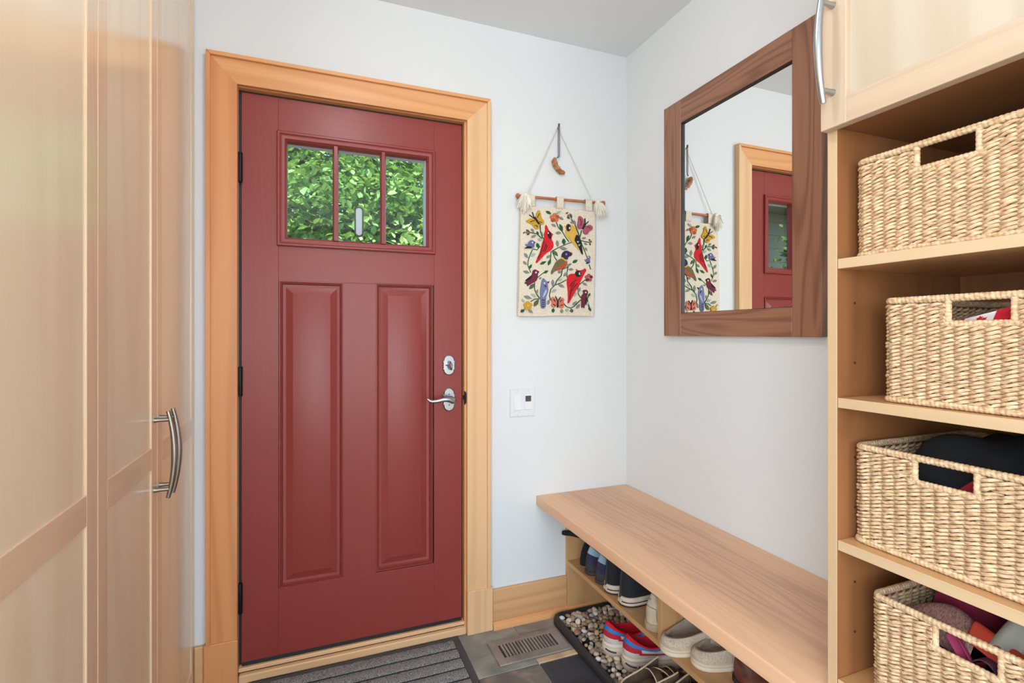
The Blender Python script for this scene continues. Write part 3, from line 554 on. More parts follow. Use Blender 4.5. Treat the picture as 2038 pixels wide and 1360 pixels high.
MOTIF = """butterfly:gold:-1679,1660 -1505,1793 -1272,1800 -1142,1703 -1011,1570 -1037,1401 -1168,1344 -1285,1418 -1375,1542 -1582,1609|wing:gold:-1063,2199 -985,2098 -932,1863 -801,1730 -827,1609 -945,1564 -1076,1685 -1207,1865 -1155,2060|body:k:-1308,1833 -1073,1554 -1001,1607 -1236,1886|antenna:k:-1256,1840 -1352,2082 -1374,2073 -1278,1831|antenna:k:-1270,1833 -1498,1956 -1511,1937 -1284,1814|wing_mark:k:-1473,1628 -1371,1671 -1242,1710 -1249,1737 -1380,1698 -1484,1654|wing_mark:k:-1254,1478 -1174,1509 -1129,1435 -1102,1451 -1161,1536 -1263,1505|wing_mark:k:-1128,1841 -1023,2040 -1051,2051 -1156,1851|wing_mark:k:-1042,1674 -910,1648 -901,1676 -1033,1702
butterfly:rose:881,2111 1048,2075 1160,1887 1132,1736 1020,1518 881,1507 811,1662 853,1862|wing:rose:1273,1697 1471,1762 1614,1649 1557,1520 1415,1460 1330,1305 1189,1295 1090,1412 1132,1563|body:k:1124,1519 1260,1764 1174,1795 1039,1550|antenna:k:1229,1769 1215,2015 1190,2012 1204,1766|antenna:k:1260,1758 1396,1898 1377,1912 1241,1772|wing_mark:maroon:921,1985 1004,1823 962,1677 995,1673 1037,1829 952,1999|wing_mark:maroon:1297,1635 1433,1610 1455,1557 1487,1570 1452,1637 1306,1665
butterfly:salmon:-402,-1502 -215,-1630 -188,-1775 -241,-1969 -349,-2007 -482,-1926 -429,-1780 -482,-1637|wing:salmon:83,-1538 164,-1621 124,-1768 164,-1913 83,-2036 -80,-1991 -134,-1822 -80,-1651|body:k:-188,-1690 -190,-1992 -126,-1992 -123,-1689|antenna:k:-145,-1669 -253,-1491 -284,-1506 -176,-1685|antenna:k:-120,-1686 2,-1537 -26,-1519 -148,-1668|wing_mark:k:-376,-1645 -282,-1740 -254,-1717 -348,-1622|wing_mark:k:-398,-1866 -277,-1924 -259,-1894 -380,-1836|wing_mark:k:43,-1635 -65,-1723 -40,-1748 68,-1660|wing_mark:k:87,-1839 -35,-1902 -16,-1931 106,-1868
bird:red:-721,1593 -655,1514 -589,1363 -456,1247 -362,1186 -424,1122 -456,975 -354,825 -354,632 -482,479 -721,333 -932,118 -1142,-103 -1220,-88 -1142,107 -985,426 -906,765 -801,1012 -814,1154 -748,1351 -761,1494|face:k:-668,1261 -562,1328 -482,1250 -456,1083 -509,959 -589,1002 -642,1143|eye:white:-586,1231 -595,1203 -615,1190 -636,1200 -645,1226 -636,1254 -615,1267 -595,1257|feather:k:-815,894 -880,651 -998,358 -971,350 -853,645 -786,890|feather:k:-722,805 -788,610 -893,413 -867,403 -761,602 -694,799|feather:k:-669,725 -788,418 -761,410 -641,718|feather:k:-971,327 -1128,116 -1103,101 -946,312
bird:red:742,-244 853,-325 992,-306 1132,-263 1189,-198 1287,-305 1160,-484 992,-787 881,-1013 714,-1289 520,-1588 410,-1798 328,-1788 356,-1543 328,-1153 287,-911 301,-666 383,-541 520,-474 686,-479 769,-377|face:k:1009,-466 988,-541 931,-597 853,-620 775,-603 718,-552 697,-479 718,-404 775,-348 853,-325 931,-341 988,-393|eye:white:970,-462 956,-505 922,-524 889,-508 875,-466 889,-424 922,-405 956,-421|pupil:k:967,-458 954,-484 929,-485 917,-460 929,-434 954,-432|feather:k:761,-729 564,-842 424,-1045 452,-1059 587,-861 778,-754|feather:k:800,-906 645,-1036 506,-1263 535,-1276 672,-1053 822,-927|feather:k:477,-1292 394,-1637 426,-1642 509,-1298|feather:k:645,-867 506,-1094 451,-1343 480,-1347 535,-1103 672,-879
bird:yellow:164,1617 252,1575 273,1670 356,1713 493,1674 631,1648 742,1534 811,1342 728,1214 672,989 853,730 936,538 714,746 520,930 356,1090 232,1228 205,1372 260,1498|face:k:485,1544 469,1460 427,1396 369,1369 312,1387 270,1445 254,1527 270,1611 312,1675 369,1702 427,1684 469,1626|eye:white:460,1525 449,1486 424,1469 399,1483 388,1520 399,1559 424,1576 449,1562|wing:k:769,1290 936,1154 1020,839 1104,375 1020,419 908,684 742,895 653,1012|wing_mark:white:778,965 830,887 894,972 867,984 830,914 805,979|wing_mark:white:839,822 893,748 955,833 929,845 891,775 866,835
bird:violet:-1710,690 -1595,674 -1505,822 -1401,888 -1272,837 -1215,781 -1272,730 -1259,600 -1375,498 -1505,561 -1633,601|wing:k:-1736,500 -1582,604 -1388,592 -1427,519|eye:white:-1326,774 -1337,750 -1363,738 -1388,747 -1399,769 -1388,794 -1363,805 -1337,797|beak:k:-1285,789 -1215,779 -1272,737
bird:violet:1160,180 1273,186 1330,338 1415,367 1500,297 1443,220 1486,48 1330,-10 1217,84|wing:k:1217,-15 1358,91 1386,6|eye:white:1400,287 1386,265 1358,263 1344,284 1358,306 1386,308
bird:navy:28,218 56,389 192,519 383,518 465,437 576,407 520,306 383,261 301,86 83,172|collar:yellow:-39,154 83,233 164,140 314,123 260,47 28,109|wing:khaki:-349,-189 -241,10 -26,162 164,103 192,7 -134,-203 -456,-579 -488,-460|breast:rust:192,32 314,67 301,-109 164,-262 -53,-344 -349,-418 -134,-215|eye:salmon:304,360 291,321 260,303 229,317 216,355 229,393 260,411 291,397|beak:gold:470,465 552,404 571,423 488,484
bird:maroon:-1037,-469 -1102,-555 -1102,-722 -1168,-867 -1401,-994 -1608,-1120 -1608,-1025 -1748,-983 -1659,-897 -1427,-711 -1375,-543 -1350,-423 -1246,-366 -1142,-402|wing:k:-1723,-876 -1427,-640 -1350,-613 -1427,-782 -1633,-884|eye:white:-1162,-505 -1173,-534 -1199,-547 -1225,-536 -1235,-508 -1225,-479 -1199,-466 -1173,-477|beak:k:-1102,-448 -1032,-468 -1095,-531
bird:maroon:1076,-1216 1217,-1162 1330,-1196 1358,-1295 1301,-1470 1273,-1718 1189,-1869 1175,-2005 1104,-1944 1034,-1995 1020,-1625 1006,-1477 1132,-1326|wing:k:1217,-1546 1287,-1470 1287,-1743 1203,-1868|eye:white:1265,-1290 1255,-1315 1231,-1325 1207,-1316 1197,-1292 1207,-1267 1231,-1256 1255,-1266|beak:k:1076,-1216 1146,-1207 1132,-1264
bird:blue:-853,-712 -721,-827 -642,-896 -615,-1111 -602,-1279 -668,-1449 -721,-1594 -708,-1954 -853,-2064 -958,-2006 -972,-1601 -998,-1291 -958,-1003 -932,-858|beak:k:-642,-884 -544,-856 -615,-948|throat:k:-822,-1041 -721,-1038 -700,-1143|eye:white:-761,-943 -771,-971 -795,-983 -820,-972 -830,-946 -820,-918 -795,-906 -771,-916|wing:pale:-827,-1381 -708,-1186 -682,-1305 -774,-1476 -893,-1599|tail_bar:k:-928,-1676 -854,-1715 -767,-1678 -781,-1652 -853,-1686 -911,-1652|tail_bar:k:-928,-1772 -854,-1811 -767,-1774 -781,-1748 -853,-1782 -911,-1747|tail_bar:k:-928,-1860 -854,-1899 -767,-1863 -781,-1837 -853,-1870 -911,-1836|tail_bar:k:-928,-1951 -854,-1990 -767,-1954 -781,-1928 -853,-1961 -911,-1927
flower:orange:-171,1931 -209,1845 -300,1804 -391,1831 -429,1910 -391,1994 -300,2036 -209,2010|petal:orange:-198,2045 -228,1977 -300,1944 -372,1965 -402,2027 -372,2095 -300,2128 -228,2107|petal:rust:-75,1975 -105,1907 -178,1874 -250,1895 -280,1958 -250,2025 -178,2058 -105,2037|petal:orange:-122,1841 -152,1773 -225,1740 -297,1762 -327,1824 -297,1891 -225,1924 -152,1903|petal:rust:-274,1828 -304,1761 -376,1728 -448,1750 -478,1812 -448,1879 -376,1912 -304,1891|petal:orange:-321,1954 -351,1887 -423,1854 -494,1875 -524,1937 -494,2005 -423,2037 -351,2017|flower_center:yellow:-266,1923 -283,1894 -318,1891 -335,1917 -318,1946 -283,1949
flower:gold:-1453,-1932 -1487,-2008 -1569,-2041 -1651,-2011 -1685,-1937 -1651,-1861 -1569,-1828 -1487,-1858|petal:gold:-1471,-1826 -1500,-1890 -1569,-1918 -1638,-1893 -1667,-1830 -1638,-1766 -1569,-1738 -1500,-1763|petal:gold:-1360,-1898 -1389,-1962 -1459,-1990 -1528,-1965 -1557,-1902 -1528,-1837 -1459,-1810 -1389,-1834|petal:gold:-1403,-2018 -1432,-2082 -1501,-2110 -1570,-2084 -1599,-2021 -1570,-1957 -1501,-1930 -1432,-1955|petal:gold:-1539,-2020 -1568,-2084 -1637,-2112 -1706,-2087 -1734,-2024 -1706,-1960 -1637,-1932 -1568,-1957|petal:gold:-1581,-1902 -1610,-1966 -1679,-1994 -1748,-1969 -1776,-1906 -1748,-1842 -1679,-1814 -1610,-1839|flower_center:pale:-1536,-1934 -1552,-1961 -1586,-1962 -1602,-1935 -1586,-1908 -1552,-1908
flower:rose:1511,-624 1476,-699 1392,-733 1308,-705 1273,-633 1308,-558 1392,-524 1476,-551|petal:rose:1483,-520 1456,-578 1392,-603 1328,-583 1301,-528 1328,-470 1392,-445 1456,-465|petal:maroon:1596,-588 1570,-645 1505,-671 1441,-650 1414,-595 1441,-538 1505,-512 1570,-533|petal:rose:1553,-706 1526,-764 1462,-789 1398,-769 1371,-713 1398,-656 1462,-630 1526,-651|petal:maroon:1413,-712 1386,-769 1322,-795 1258,-774 1232,-719 1258,-662 1322,-636 1386,-657|petal:rose:1369,-597 1343,-654 1279,-680 1215,-659 1189,-604 1215,-547 1279,-521 1343,-542|flower_center:gold:1429,-627 1410,-655 1373,-657 1355,-630 1373,-601 1410,-600
bud:rose:468,2088 447,2049 397,2029 346,2040 325,2076 346,2116 397,2136 447,2125
bud:rose:-1546,1198 -1565,1160 -1613,1141 -1660,1153 -1679,1188 -1660,1226 -1613,1245 -1565,1233
bud:rose:1568,998 1546,958 1494,939 1442,951 1420,988 1442,1029 1494,1048 1546,1035
stem:green:-1004,1570 -991,1282 -898,1022 -843,951 -810,973 -861,1038 -952,1291 -965,1575
stem:green:-1483,1185 -1150,1151 -919,967 -892,995 -1133,1184 -1475,1220
stem:green:-233,1721 -124,1484 67,1327 229,1096 394,911 427,935 263,1118 99,1351 -90,1506 -196,1737
stem:green:513,922 293,834 74,735 -197,609 -439,474 -419,443 -179,578 91,703 309,802 528,889
stem:green:-489,456 -502,239 -529,94 -489,91 -462,238 -449,456
stem:green:-421,428 -313,191 -204,50 -171,72 -277,209 -384,444
stem:green:-1329,484 -1135,448 -970,630 -1000,652 -1149,481 -1318,519
stem:green:-1367,482 -1497,213 -1575,-31 -1588,-228 -1445,-532 -1409,-517 -1550,-218 -1537,-36 -1461,202 -1332,469
stem:green:503,1922 695,1694 861,1315 944,1050 1057,785 1197,497 1281,280 1321,294 1237,513 1096,801 984,1064 900,1330 732,1713 537,1946
stem:green:1028,1486 930,1159 971,1152 1069,1479
stem:green:986,1004 1184,967 1425,946 1432,983 1193,1004 998,1040
stem:green:-1103,-735 -920,-585 -789,-496 -812,-468 -944,-558 -1128,-709
stem:green:-1265,-918 -1278,-1207 -1185,-1424 -1027,-1613 -995,-1590 -1151,-1406 -1239,-1200 -1226,-918
stem:green:-1417,-1769 -1240,-1660 -1010,-1643 -1012,-1608 -1252,-1626 -1438,-1739
stem:green:507,-32 317,-187 66,-300 10,-573 -204,-797 -271,-969 -500,-1195 -569,-1470 -502,-1690 -463,-1679 -529,-1469 -465,-1211 -238,-988 -171,-816 47,-587 99,-320 339,-217 534,-59
stem:green:264,-749 20,-879 -262,-986 -248,-1019 37,-912 283,-781
stem:green:335,-198 294,-421 280,-642 321,-642 335,-423 376,-202
stem:green:121,-1804 262,-1951 493,-2023 672,-1942 1007,-1639 977,-1613 645,-1914 493,-1986 285,-1920 153,-1780
stem:green:1203,-715 892,-951 818,-1137 861,-1389 975,-1538 1010,-1516 900,-1376 860,-1138 924,-974 1230,-743
stem:green:1452,-1308 1309,-1566 1366,-1820 1451,-2068 1492,-2056 1407,-1810 1351,-1570 1490,-1324
stem:green:1394,-33 1480,-253 1520,-239 1435,-19
leaf:green:-708,2182 -670,2113 -615,2072 -530,2065 -456,2071 -493,2126 -549,2181 -620,2195
leaf:mint:-201,2117 -127,2115 -69,2136 -26,2191 1,2243 -60,2240 -131,2224 -174,2182
leaf:grey:-80,1982 -52,1917 -6,1876 70,1865 137,1866 108,1918 63,1972 0,1989
leaf:grey:465,1807 497,1757 540,1731 604,1736 658,1749 628,1787 583,1825 530,1827
leaf:grey:658,1896 639,1822 647,1758 694,1699 742,1657 752,1719 753,1795 719,1850
leaf:green:465,2174 447,2106 454,2047 501,1997 548,1960 559,2018 559,2087 525,2135
leaf:green:301,2013 324,1966 359,1939 416,1936 465,1941 442,1979 407,2016 360,2025
leaf:green:260,2156 298,2151 328,2159 350,2187 364,2214 332,2215 296,2211 274,2190
leaf:green:-53,1669 -72,1567 -53,1483 22,1413 96,1364 105,1450 97,1551 41,1618
leaf:grey:-456,1637 -420,1571 -368,1531 -286,1527 -215,1535 -250,1588 -303,1642 -371,1653
leaf:grey:-268,1265 -194,1216 -120,1203 -37,1242 28,1286 -37,1322 -120,1349 -194,1325
leaf:green:-1646,1309 -1625,1256 -1590,1221 -1531,1207 -1479,1203 -1501,1245 -1535,1290 -1584,1308
leaf:green:-1608,1075 -1554,1078 -1515,1097 -1492,1139 -1479,1179 -1523,1173 -1571,1157 -1597,1124
leaf:green:-1787,1133 -1749,1137 -1721,1151 -1706,1182 -1697,1210 -1728,1205 -1763,1193 -1780,1168
leaf:grey:-1414,1373 -1409,1310 -1384,1263 -1326,1234 -1272,1217 -1281,1270 -1302,1328 -1348,1359
leaf:grey:-1414,994 -1334,982 -1266,997 -1208,1052 -1168,1106 -1236,1110 -1316,1103 -1372,1061
leaf:green:-1142,1274 -1154,1220 -1144,1174 -1104,1138 -1063,1113 -1057,1159 -1060,1213 -1091,1249
leaf:mint:-1116,943 -1069,881 -1015,856 -941,878 -880,911 -922,957 -981,998 -1044,988
leaf:green:-1142,774 -1178,697 -1177,632 -1122,578 -1063,541 -1039,606 -1027,683 -1066,735
leaf:grey:-188,956 -238,868 -248,787 -200,706 -147,644 -112,720 -87,814 -117,889
leaf:green:137,1051 73,968 56,893 106,817 164,761 211,832 246,919 215,988
leaf:grey:-53,614 36,556 128,534 239,563 328,600 249,643 146,680 49,665
leaf:olive:-375,486 -360,390 -315,320 -220,279 -134,257 -154,336 -195,424 -270,468
leaf:grey:-1736,311 -1734,224 -1704,158 -1628,113 -1556,85 -1564,157 -1588,239 -1648,285
leaf:mint:-1479,207 -1391,174 -1314,178 -1244,235 -1194,295 -1269,316 -1359,324 -1424,284
leaf:grey:-1787,-45 -1776,-117 -1743,-167 -1672,-191 -1608,-202 -1622,-143 -1652,-79 -1708,-51
leaf:grey:1048,1112 1110,1086 1167,1084 1227,1117 1273,1152 1220,1170 1154,1181 1099,1159
leaf:grey:1160,922 1179,868 1214,835 1275,829 1330,834 1310,877 1276,921 1226,932
leaf:grey:1189,726 1189,661 1213,612 1273,580 1330,561 1324,615 1305,675 1258,708
leaf:green:1415,1112 1400,1074 1405,1045 1438,1027 1471,1017 1480,1048 1481,1084 1457,1103
leaf:green:1429,939 1418,895 1426,860 1463,835 1500,820 1505,856 1502,899 1475,924
leaf:grey:-932,1266 -948,1212 -943,1167 -905,1129 -866,1103 -857,1148 -856,1201 -883,1238
leaf:green:-1011,-145 -910,-152 -823,-130 -748,-62 -695,2 -781,2 -883,-13 -955,-65
leaf:green:-615,-174 -531,-117 -481,-48 -474,45 -482,122 -549,69 -616,-4 -633,-83
leaf:grey:-695,134 -616,140 -559,168 -526,231 -509,289 -574,279 -645,255 -681,205
leaf:green:576,6 670,-7 746,11 802,77 839,142 759,147 668,137 612,87
leaf:grey:314,-178 382,-163 430,-132 454,-75 465,-24 410,-41 349,-70 322,-116
leaf:green:-1530,-383 -1451,-347 -1398,-296 -1380,-218 -1375,-151 -1440,-186 -1508,-238 -1533,-304
leaf:grey:-1787,-466 -1728,-537 -1658,-575 -1560,-567 -1479,-547 -1533,-491 -1609,-438 -1692,-435
leaf:green:-827,-519 -746,-525 -681,-505 -633,-446 -602,-389 -670,-390 -748,-404 -796,-449
leaf:olive:-1505,-1235 -1390,-1208 -1308,-1154 -1266,-1054 -1246,-965 -1340,-995 -1442,-1047 -1490,-1127
leaf:grey:-1063,-768 -1012,-788 -968,-786 -931,-750 -906,-714 -950,-701 -1001,-696 -1036,-721
leaf:grey:-389,-766 -444,-846 -462,-925 -429,-1012 -389,-1079 -348,-1009 -315,-920 -334,-842
leaf:grey:-134,-974 -76,-1051 -3,-1097 103,-1104 192,-1097 137,-1036 60,-974 -29,-958
leaf:mint:-456,-1323 -362,-1338 -286,-1322 -227,-1257 -188,-1194 -267,-1187 -358,-1195 -416,-1243
leaf:grey:-134,-465 -66,-493 -16,-489 13,-438 28,-386 -27,-368 -89,-362 -120,-398
leaf:grey:137,-624 225,-594 286,-546 316,-466 328,-397 256,-428 179,-476 144,-541
leaf:grey:383,-297 445,-340 507,-352 576,-322 631,-285 576,-254 507,-230 445,-248
leaf:mint:-134,-829 -59,-838 2,-824 50,-773 83,-724 20,-720 -53,-728 -100,-767
leaf:grey:1076,-858 1116,-924 1172,-965 1257,-975 1330,-973 1291,-920 1233,-866 1162,-849
leaf:grey:853,-1309 929,-1262 973,-1205 975,-1126 964,-1059 904,-1103 844,-1163 832,-1231
leaf:mint:658,-1486 733,-1457 781,-1414 796,-1346 797,-1286 737,-1315 675,-1359 653,-1416
leaf:grey:-1168,-1439 -1109,-1394 -1078,-1343 -1086,-1277 -1102,-1222 -1148,-1263 -1192,-1318 -1194,-1375
leaf:mint:-1427,-1422 -1388,-1495 -1331,-1542 -1243,-1556 -1168,-1558 -1207,-1499 -1264,-1438 -1338,-1417
leaf:grey:-1761,-1526 -1685,-1608 -1595,-1653 -1475,-1651 -1375,-1634 -1446,-1570 -1543,-1506 -1646,-1498
leaf:mint:-1851,-1646 -1850,-1708 -1828,-1755 -1774,-1788 -1723,-1808 -1728,-1757 -1745,-1698 -1788,-1665
leaf:olive:-1272,-1965 -1162,-1918 -1090,-1850 -1066,-1743 -1063,-1651 -1152,-1697 -1245,-1766 -1278,-1855
leaf:green:-1889,-2223 -1810,-2230 -1756,-2211 -1732,-2149 -1723,-2091 -1787,-2091 -1855,-2104 -1884,-2150
leaf:grey:-1530,-2111 -1506,-2180 -1464,-2224 -1389,-2238 -1324,-2239 -1349,-2183 -1391,-2126 -1451,-2106
leaf:grey:-615,-1880 -553,-1828 -524,-1770 -538,-1697 -562,-1638 -610,-1686 -654,-1749 -651,-1812
leaf:green:-362,-2213 -307,-2164 -288,-2115 -322,-2062 -362,-2020 -403,-2063 -436,-2118 -417,-2165
leaf:grey:56,-2231 112,-2185 130,-2139 97,-2088 56,-2049 15,-2090 -19,-2141 0,-2186
leaf:mint:314,-2166 371,-2129 390,-2092 356,-2052 314,-2020 273,-2053 239,-2094 258,-2131
leaf:olive:562,-2199 616,-2148 630,-2102 585,-2060 534,-2028 495,-2073 466,-2126 493,-2165
leaf:grey:576,-1881 664,-1859 730,-1818 772,-1745 797,-1680 724,-1703 642,-1742 598,-1802
leaf:grey:769,-2024 859,-1996 922,-1949 952,-1869 964,-1799 891,-1829 812,-1875 777,-1941
leaf:green:1386,-1468 1441,-1443 1473,-1410 1477,-1360 1471,-1316 1428,-1340 1384,-1374 1374,-1416
leaf:green:1400,-1939 1391,-2003 1407,-2055 1461,-2096 1514,-2123 1517,-2069 1507,-2007 1466,-1967
leaf:mint:1316,-1866 1374,-1826 1405,-1780 1400,-1718 1386,-1666 1341,-1703 1297,-1753 1293,-1806"""
def motif_pts(s): return [(-.36+int(a)*1e-4, 1.55+int(b_)*1e-4) for a, b_ in (q.split(',') for q in s.split())]
lift = 0
for li in MOTIF.strip().split('\n'):
    items = [q.split(':') for q in li.split('|')]; par = None
    lift = (lift+1) % 4
    for n_, (nm, c, ps) in enumerate(items):
        base = {'stem': .0004, 'leaf': .0010}.get(items[0][0], .0016)+lift*.00012
        off = base+(.0009+n_*.00008 if n_ else 0)+(.0003 if nm in ('eye', 'beak') else 0)+(.0006 if nm == 'pupil' else 0)
        q_ = motif_pts(ps)
        if nm in ('bird', 'butterfly', 'wing', 'face', 'breast', 'collar', 'throat') and len(q_) > 4: q_ = [((a[0]*w0+b_[0]*(1-w0)), (a[1]*w0+b_[1]*(1-w0))) for a, b_ in zip(q_, q_[1:]+q_[:1]) for w0 in (.78, .22)]
        o = part(nm, MB().prism(q_, -.0305-off, -.026, 'y'), YARN[c], hg if par is None else par, smooth=0)
        if n_ == 0: par = o
hk = thing('bark_hook', 'curved copper-brown bark piece hung on bent wire from the nail above the wall hanging', 'ornament', (-.363, -.012, 1.95))
part('nail', MB().tube([(-.3635, -.001, 2.1455), (-.3635, -.020, 2.149)], .0024, 8).tube([(-.3635, -.0195, 2.146), (-.3635, -.0215, 2.160)], .0042, 8), plain('nail_brass', (88,74,48), .4, .8), hk)
part('wire', MB().tube([(-.3665, -.019, 2.146), (-.3675, -.0195, 2.10), (-.3675, -.0195, 2.03), (-.3670, -.019, 2.018), (-.372, -.018, 2.011)], .0017, 7).tube([(-.3605, -.019, 2.146), (-.3605, -.0195, 2.10), (-.3605, -.0195, 2.03), (-.3615, -.0195, 2.016), (-.370, -.018, 2.009)], .0017, 7), plain('wire_grey', (88,90,96), .35, .9), hk)
pb = [(-.3705, 2.010), (-.3890, 2.0105), (-.4005, 2.000), (-.3985, 1.982), (-.3880, 1.963), (-.3700, 1.943), (-.3540, 1.934), (-.3430, 1.939), (-.3330, 1.949), (-.3345, 1.957), (-.3460, 1.9565), (-.3560, 1.966), (-.3680, 1.985)]
mb_ = MB(); n = len(pb); cxp = sum(p[0] for p in pb)/n; czp = sum(p[1] for p in pb)/n
spine = [(-.3820, 2.006), (-.3860, 1.995), (-.3810, 1.978), (-.3690, 1.962), (-.3530, 1.949), (-.3370, 1.947)]; rad = [.012, .0165, .0165, .0150, .0150, .0105]
mb_.tube([(x, -.017, z) for x, z in spine], rad, 14, flat=.62)
part('bark_piece', mb_, plain('bark_copper', (196,132,84), .35, noise=1, nscale=22, col2=(128,76,44), scale=(1,1,3), bump=.6, bscale=60), hk, smooth=50)
for k in range(3):
    x, z = spine[2+k]; part('ridge', MB().tube([(x+.0135*math.cos(a)*.72+.002, -.017-.0098*math.sin(a), z+.0135*math.cos(a)*.72) for a in (math.pi*i/8 for i in range(9))], .0013, 6), plain('bark_dark', (96,58,36), .6), hk)

# ------------------------------------------------------------------ boot tray with pebbles
ty = thing('boot_tray', 'black rubber boot tray with a raised rim, filled with pebbles under the bench', 'tray', (-.22, -.6, 0))
def rrect(x0, x1, y0, y1, r, n=6):
    pts = []
    for cx_, cy_, a0 in ((x1-r, y1-r, 0), (x0+r, y1-r, 90), (x0+r, y0+r, 180), (x1-r, y0+r, 270)):
        pts += [(cx_+r*math.cos(math.radians(a0+90*k/n)), cy_+r*math.sin(math.radians(a0+90*k/n))) for k in range(n+1)]
    return pts
TX0, TX1, TY0, TY1 = -.418, -.036, -1.15, -.0385
prof = [(.0, .001), (.0, .016), (.004, .026), (.012, .031), (.022, .030), (.028, .022), (.034, .010), (.046, .006)]
rows = []
for i_, h_ in prof: rows.append([(x, y, h_) for x, y in rrect(TX0+i_, TX1-i_, TY0+i_, TY1-i_, max(.012, .05-i_))])
mb_ = MB().grid(rows, True, True)
part('tray_body', mb_, RUBBER, ty, smooth=50)
rows = [[(x, y, z) for x, y in rrect(TX0+i_, TX1-i_, TY0+i_, TY1-i_, .03)] for i_, z in ((.013, .0313), (.016, .0322), (.019, .0313))]
part('rim_ridge', MB().grid(rows, True), plain('rubber_ridge', (58,58,60), .45), ty)
import bmesh
def pebble_mesh(seed):
    rnd = random.Random(seed); bm = bmesh.new(); bmesh.ops.create_icosphere(bm, subdivisions=2, radius=1)
    d = [Vector((rnd.gauss(0,1), rnd.gauss(0,1), rnd.gauss(0,1))).normalized() for _ in range(5)]; am = [rnd.uniform(.05, .22) for _ in d]; cut = [rnd.uniform(.72, .95) for _ in d]
    for v_ in bm.verts:
        n_ = v_.co.normalized(); s_ = 1.
        for q, a in zip(d, am): s_ += a*max(0, n_.dot(q))**2*.6
        p = n_*s_
        for q, c_ in zip(d, cut):
            ex = p.dot(q)-c_
            if ex > 0: p -= q*ex*.8
        v_.co = Vector((p.x, p.y*rnd.uniform(.99, 1.01)*.78, p.z*.58))
    me = bpy.data.meshes.new('pebble'); bm.to_mesh(me); bm.free(); me.polygons.foreach_set('use_smooth', [True]*len(me.polygons))
    return me
PC = [(216,192,154), (200,172,134), (224,210,186), (186,168,142), (166,144,114), (232,224,210), (208,184,154), (168,126,108), (126,120,116), (214,188,138), (190,180,166), (238,232,222)]
PM = [plain('pebble_stone_%s' % 'abcdefghijkl'[i], c, .55, noise=.25, nscale=60, bump=.25, bscale=160) for i, c in enumerate(PC)]
variants = []
for i in range(24):
    me = pebble_mesh(i); me.materials.append(PM[i % 12]); variants.append(me)
PN = ['tan', 'light brown', 'pale buff', 'greyish tan', 'olive brown', 'off-white', 'warm beige', 'reddish brown', 'dark grey', 'yellow-tan', 'light grey', 'near-white']
gx, gy = 13, 22; rnd = random.Random(3)
for i in range(gx):
    for j in range(gy):
        x = -.378+(i+.5*(j % 2)+rnd.uniform(-.28, .28))*.0262; y = -.083-(j+rnd.uniform(-.28, .28))*.0245
        o = link('pebble', rnd.choice(variants)); s_ = rnd.choice((.0095, .011, .0125, .0135, .0155, .0175))
        o.scale = (s_*rnd.uniform(.9, 1.2), s_*rnd.uniform(.9, 1.15), s_*rnd.uniform(.9, 1.2)); o.rotation_euler = (rnd.uniform(-.5, .5), rnd.uniform(-.5, .5), rnd.uniform(0, 6.3))
        o.location = (x, y, .0165+s_*.35+rnd.uniform(0, .004))
        cn = PN[variants.index(o.data) % 12]; tag(o, cn+' pebble lying in the black boot tray', 'pebble', cn+' pebbles in the boot tray')
mb_ = MB(); vs = [v_.co.copy() for v_ in variants[0].vertices]
ico = [tuple(p.vertices) for p in variants[0].polygons]
bm = bmesh.new(); bmesh.ops.create_icosphere(bm, subdivisions=1, radius=1); bm.verts.ensure_lookup_table(); v1 = [v_.co.copy() for v_ in bm.verts]; f1 = [tuple(q.index for q in f.verts) for f in bm.faces]; bm.free()
for k in range(900):
    x, y = rnd.uniform(-.385, -.065), rnd.uniform(-1.10, -.075); s_ = rnd.uniform(.006, .010) if y > -.62 else rnd.uniform(.009, .016)
    q = Matrix.Rotation(rnd.uniform(0, 6), 3, 'Z'); z = .009+(.004 if y > -.62 else .010)
    mb_.add([tuple(q @ Vector((p.x*s_*1.2, p.y*s_, p.z*s_*.7))+Vector((x, y, z))) for p in v1], f1)
rooted('pebble_bed', mb_, plain('pebble_bed_stone', (190,172,148), .6, noise=1, nscale=45, col2=(122,108,96)), (-.22, -.6, .008), 'lower layer of small pebbles filling the black boot tray', 'pebbles', kind='stuff', smooth=60)

# ------------------------------------------------------------------ footwear
def foot_ring(L, wb, wh, n=48, skew=.0):
    ks = [(0, .0), (.03, .55), (.08, .82), (.16, 1.), (.34, .92), (.5, .95), (.68, 1.0), (.82, .92), (.92, .70), (.975, .42), (1, 0)]
    pts = []
    for i in range(n):
        t = 2*math.pi*i/n; s_ = (1-math.cos(t))/2
        for (a, fa), (b_, fb) in zip(ks, ks[1:]):
            if a <= s_ <= b_: k = fa+(fb-fa)*(s_-a)/(b_-a)*(2-(s_-a)/(b_-a)) if b_ <= .1 else fa+(fb-fa)*(s_-a)/(b_-a); break
        hw = (wh+(wb-wh)*min(1, max(0, (s_-.2)/.45)))/2*k
        pts.append((L*s_, (hw if t < math.pi else -hw)+skew*s_*s_))
    for _ in range(2):
        pts = [((pts[i-1][0]+2*pts[i][0]+pts[(i+1) % n][0])/4, (pts[i-1][1]+2*pts[i][1]+pts[(i+1) % n][1])/4) for i in range(n)]
    return pts
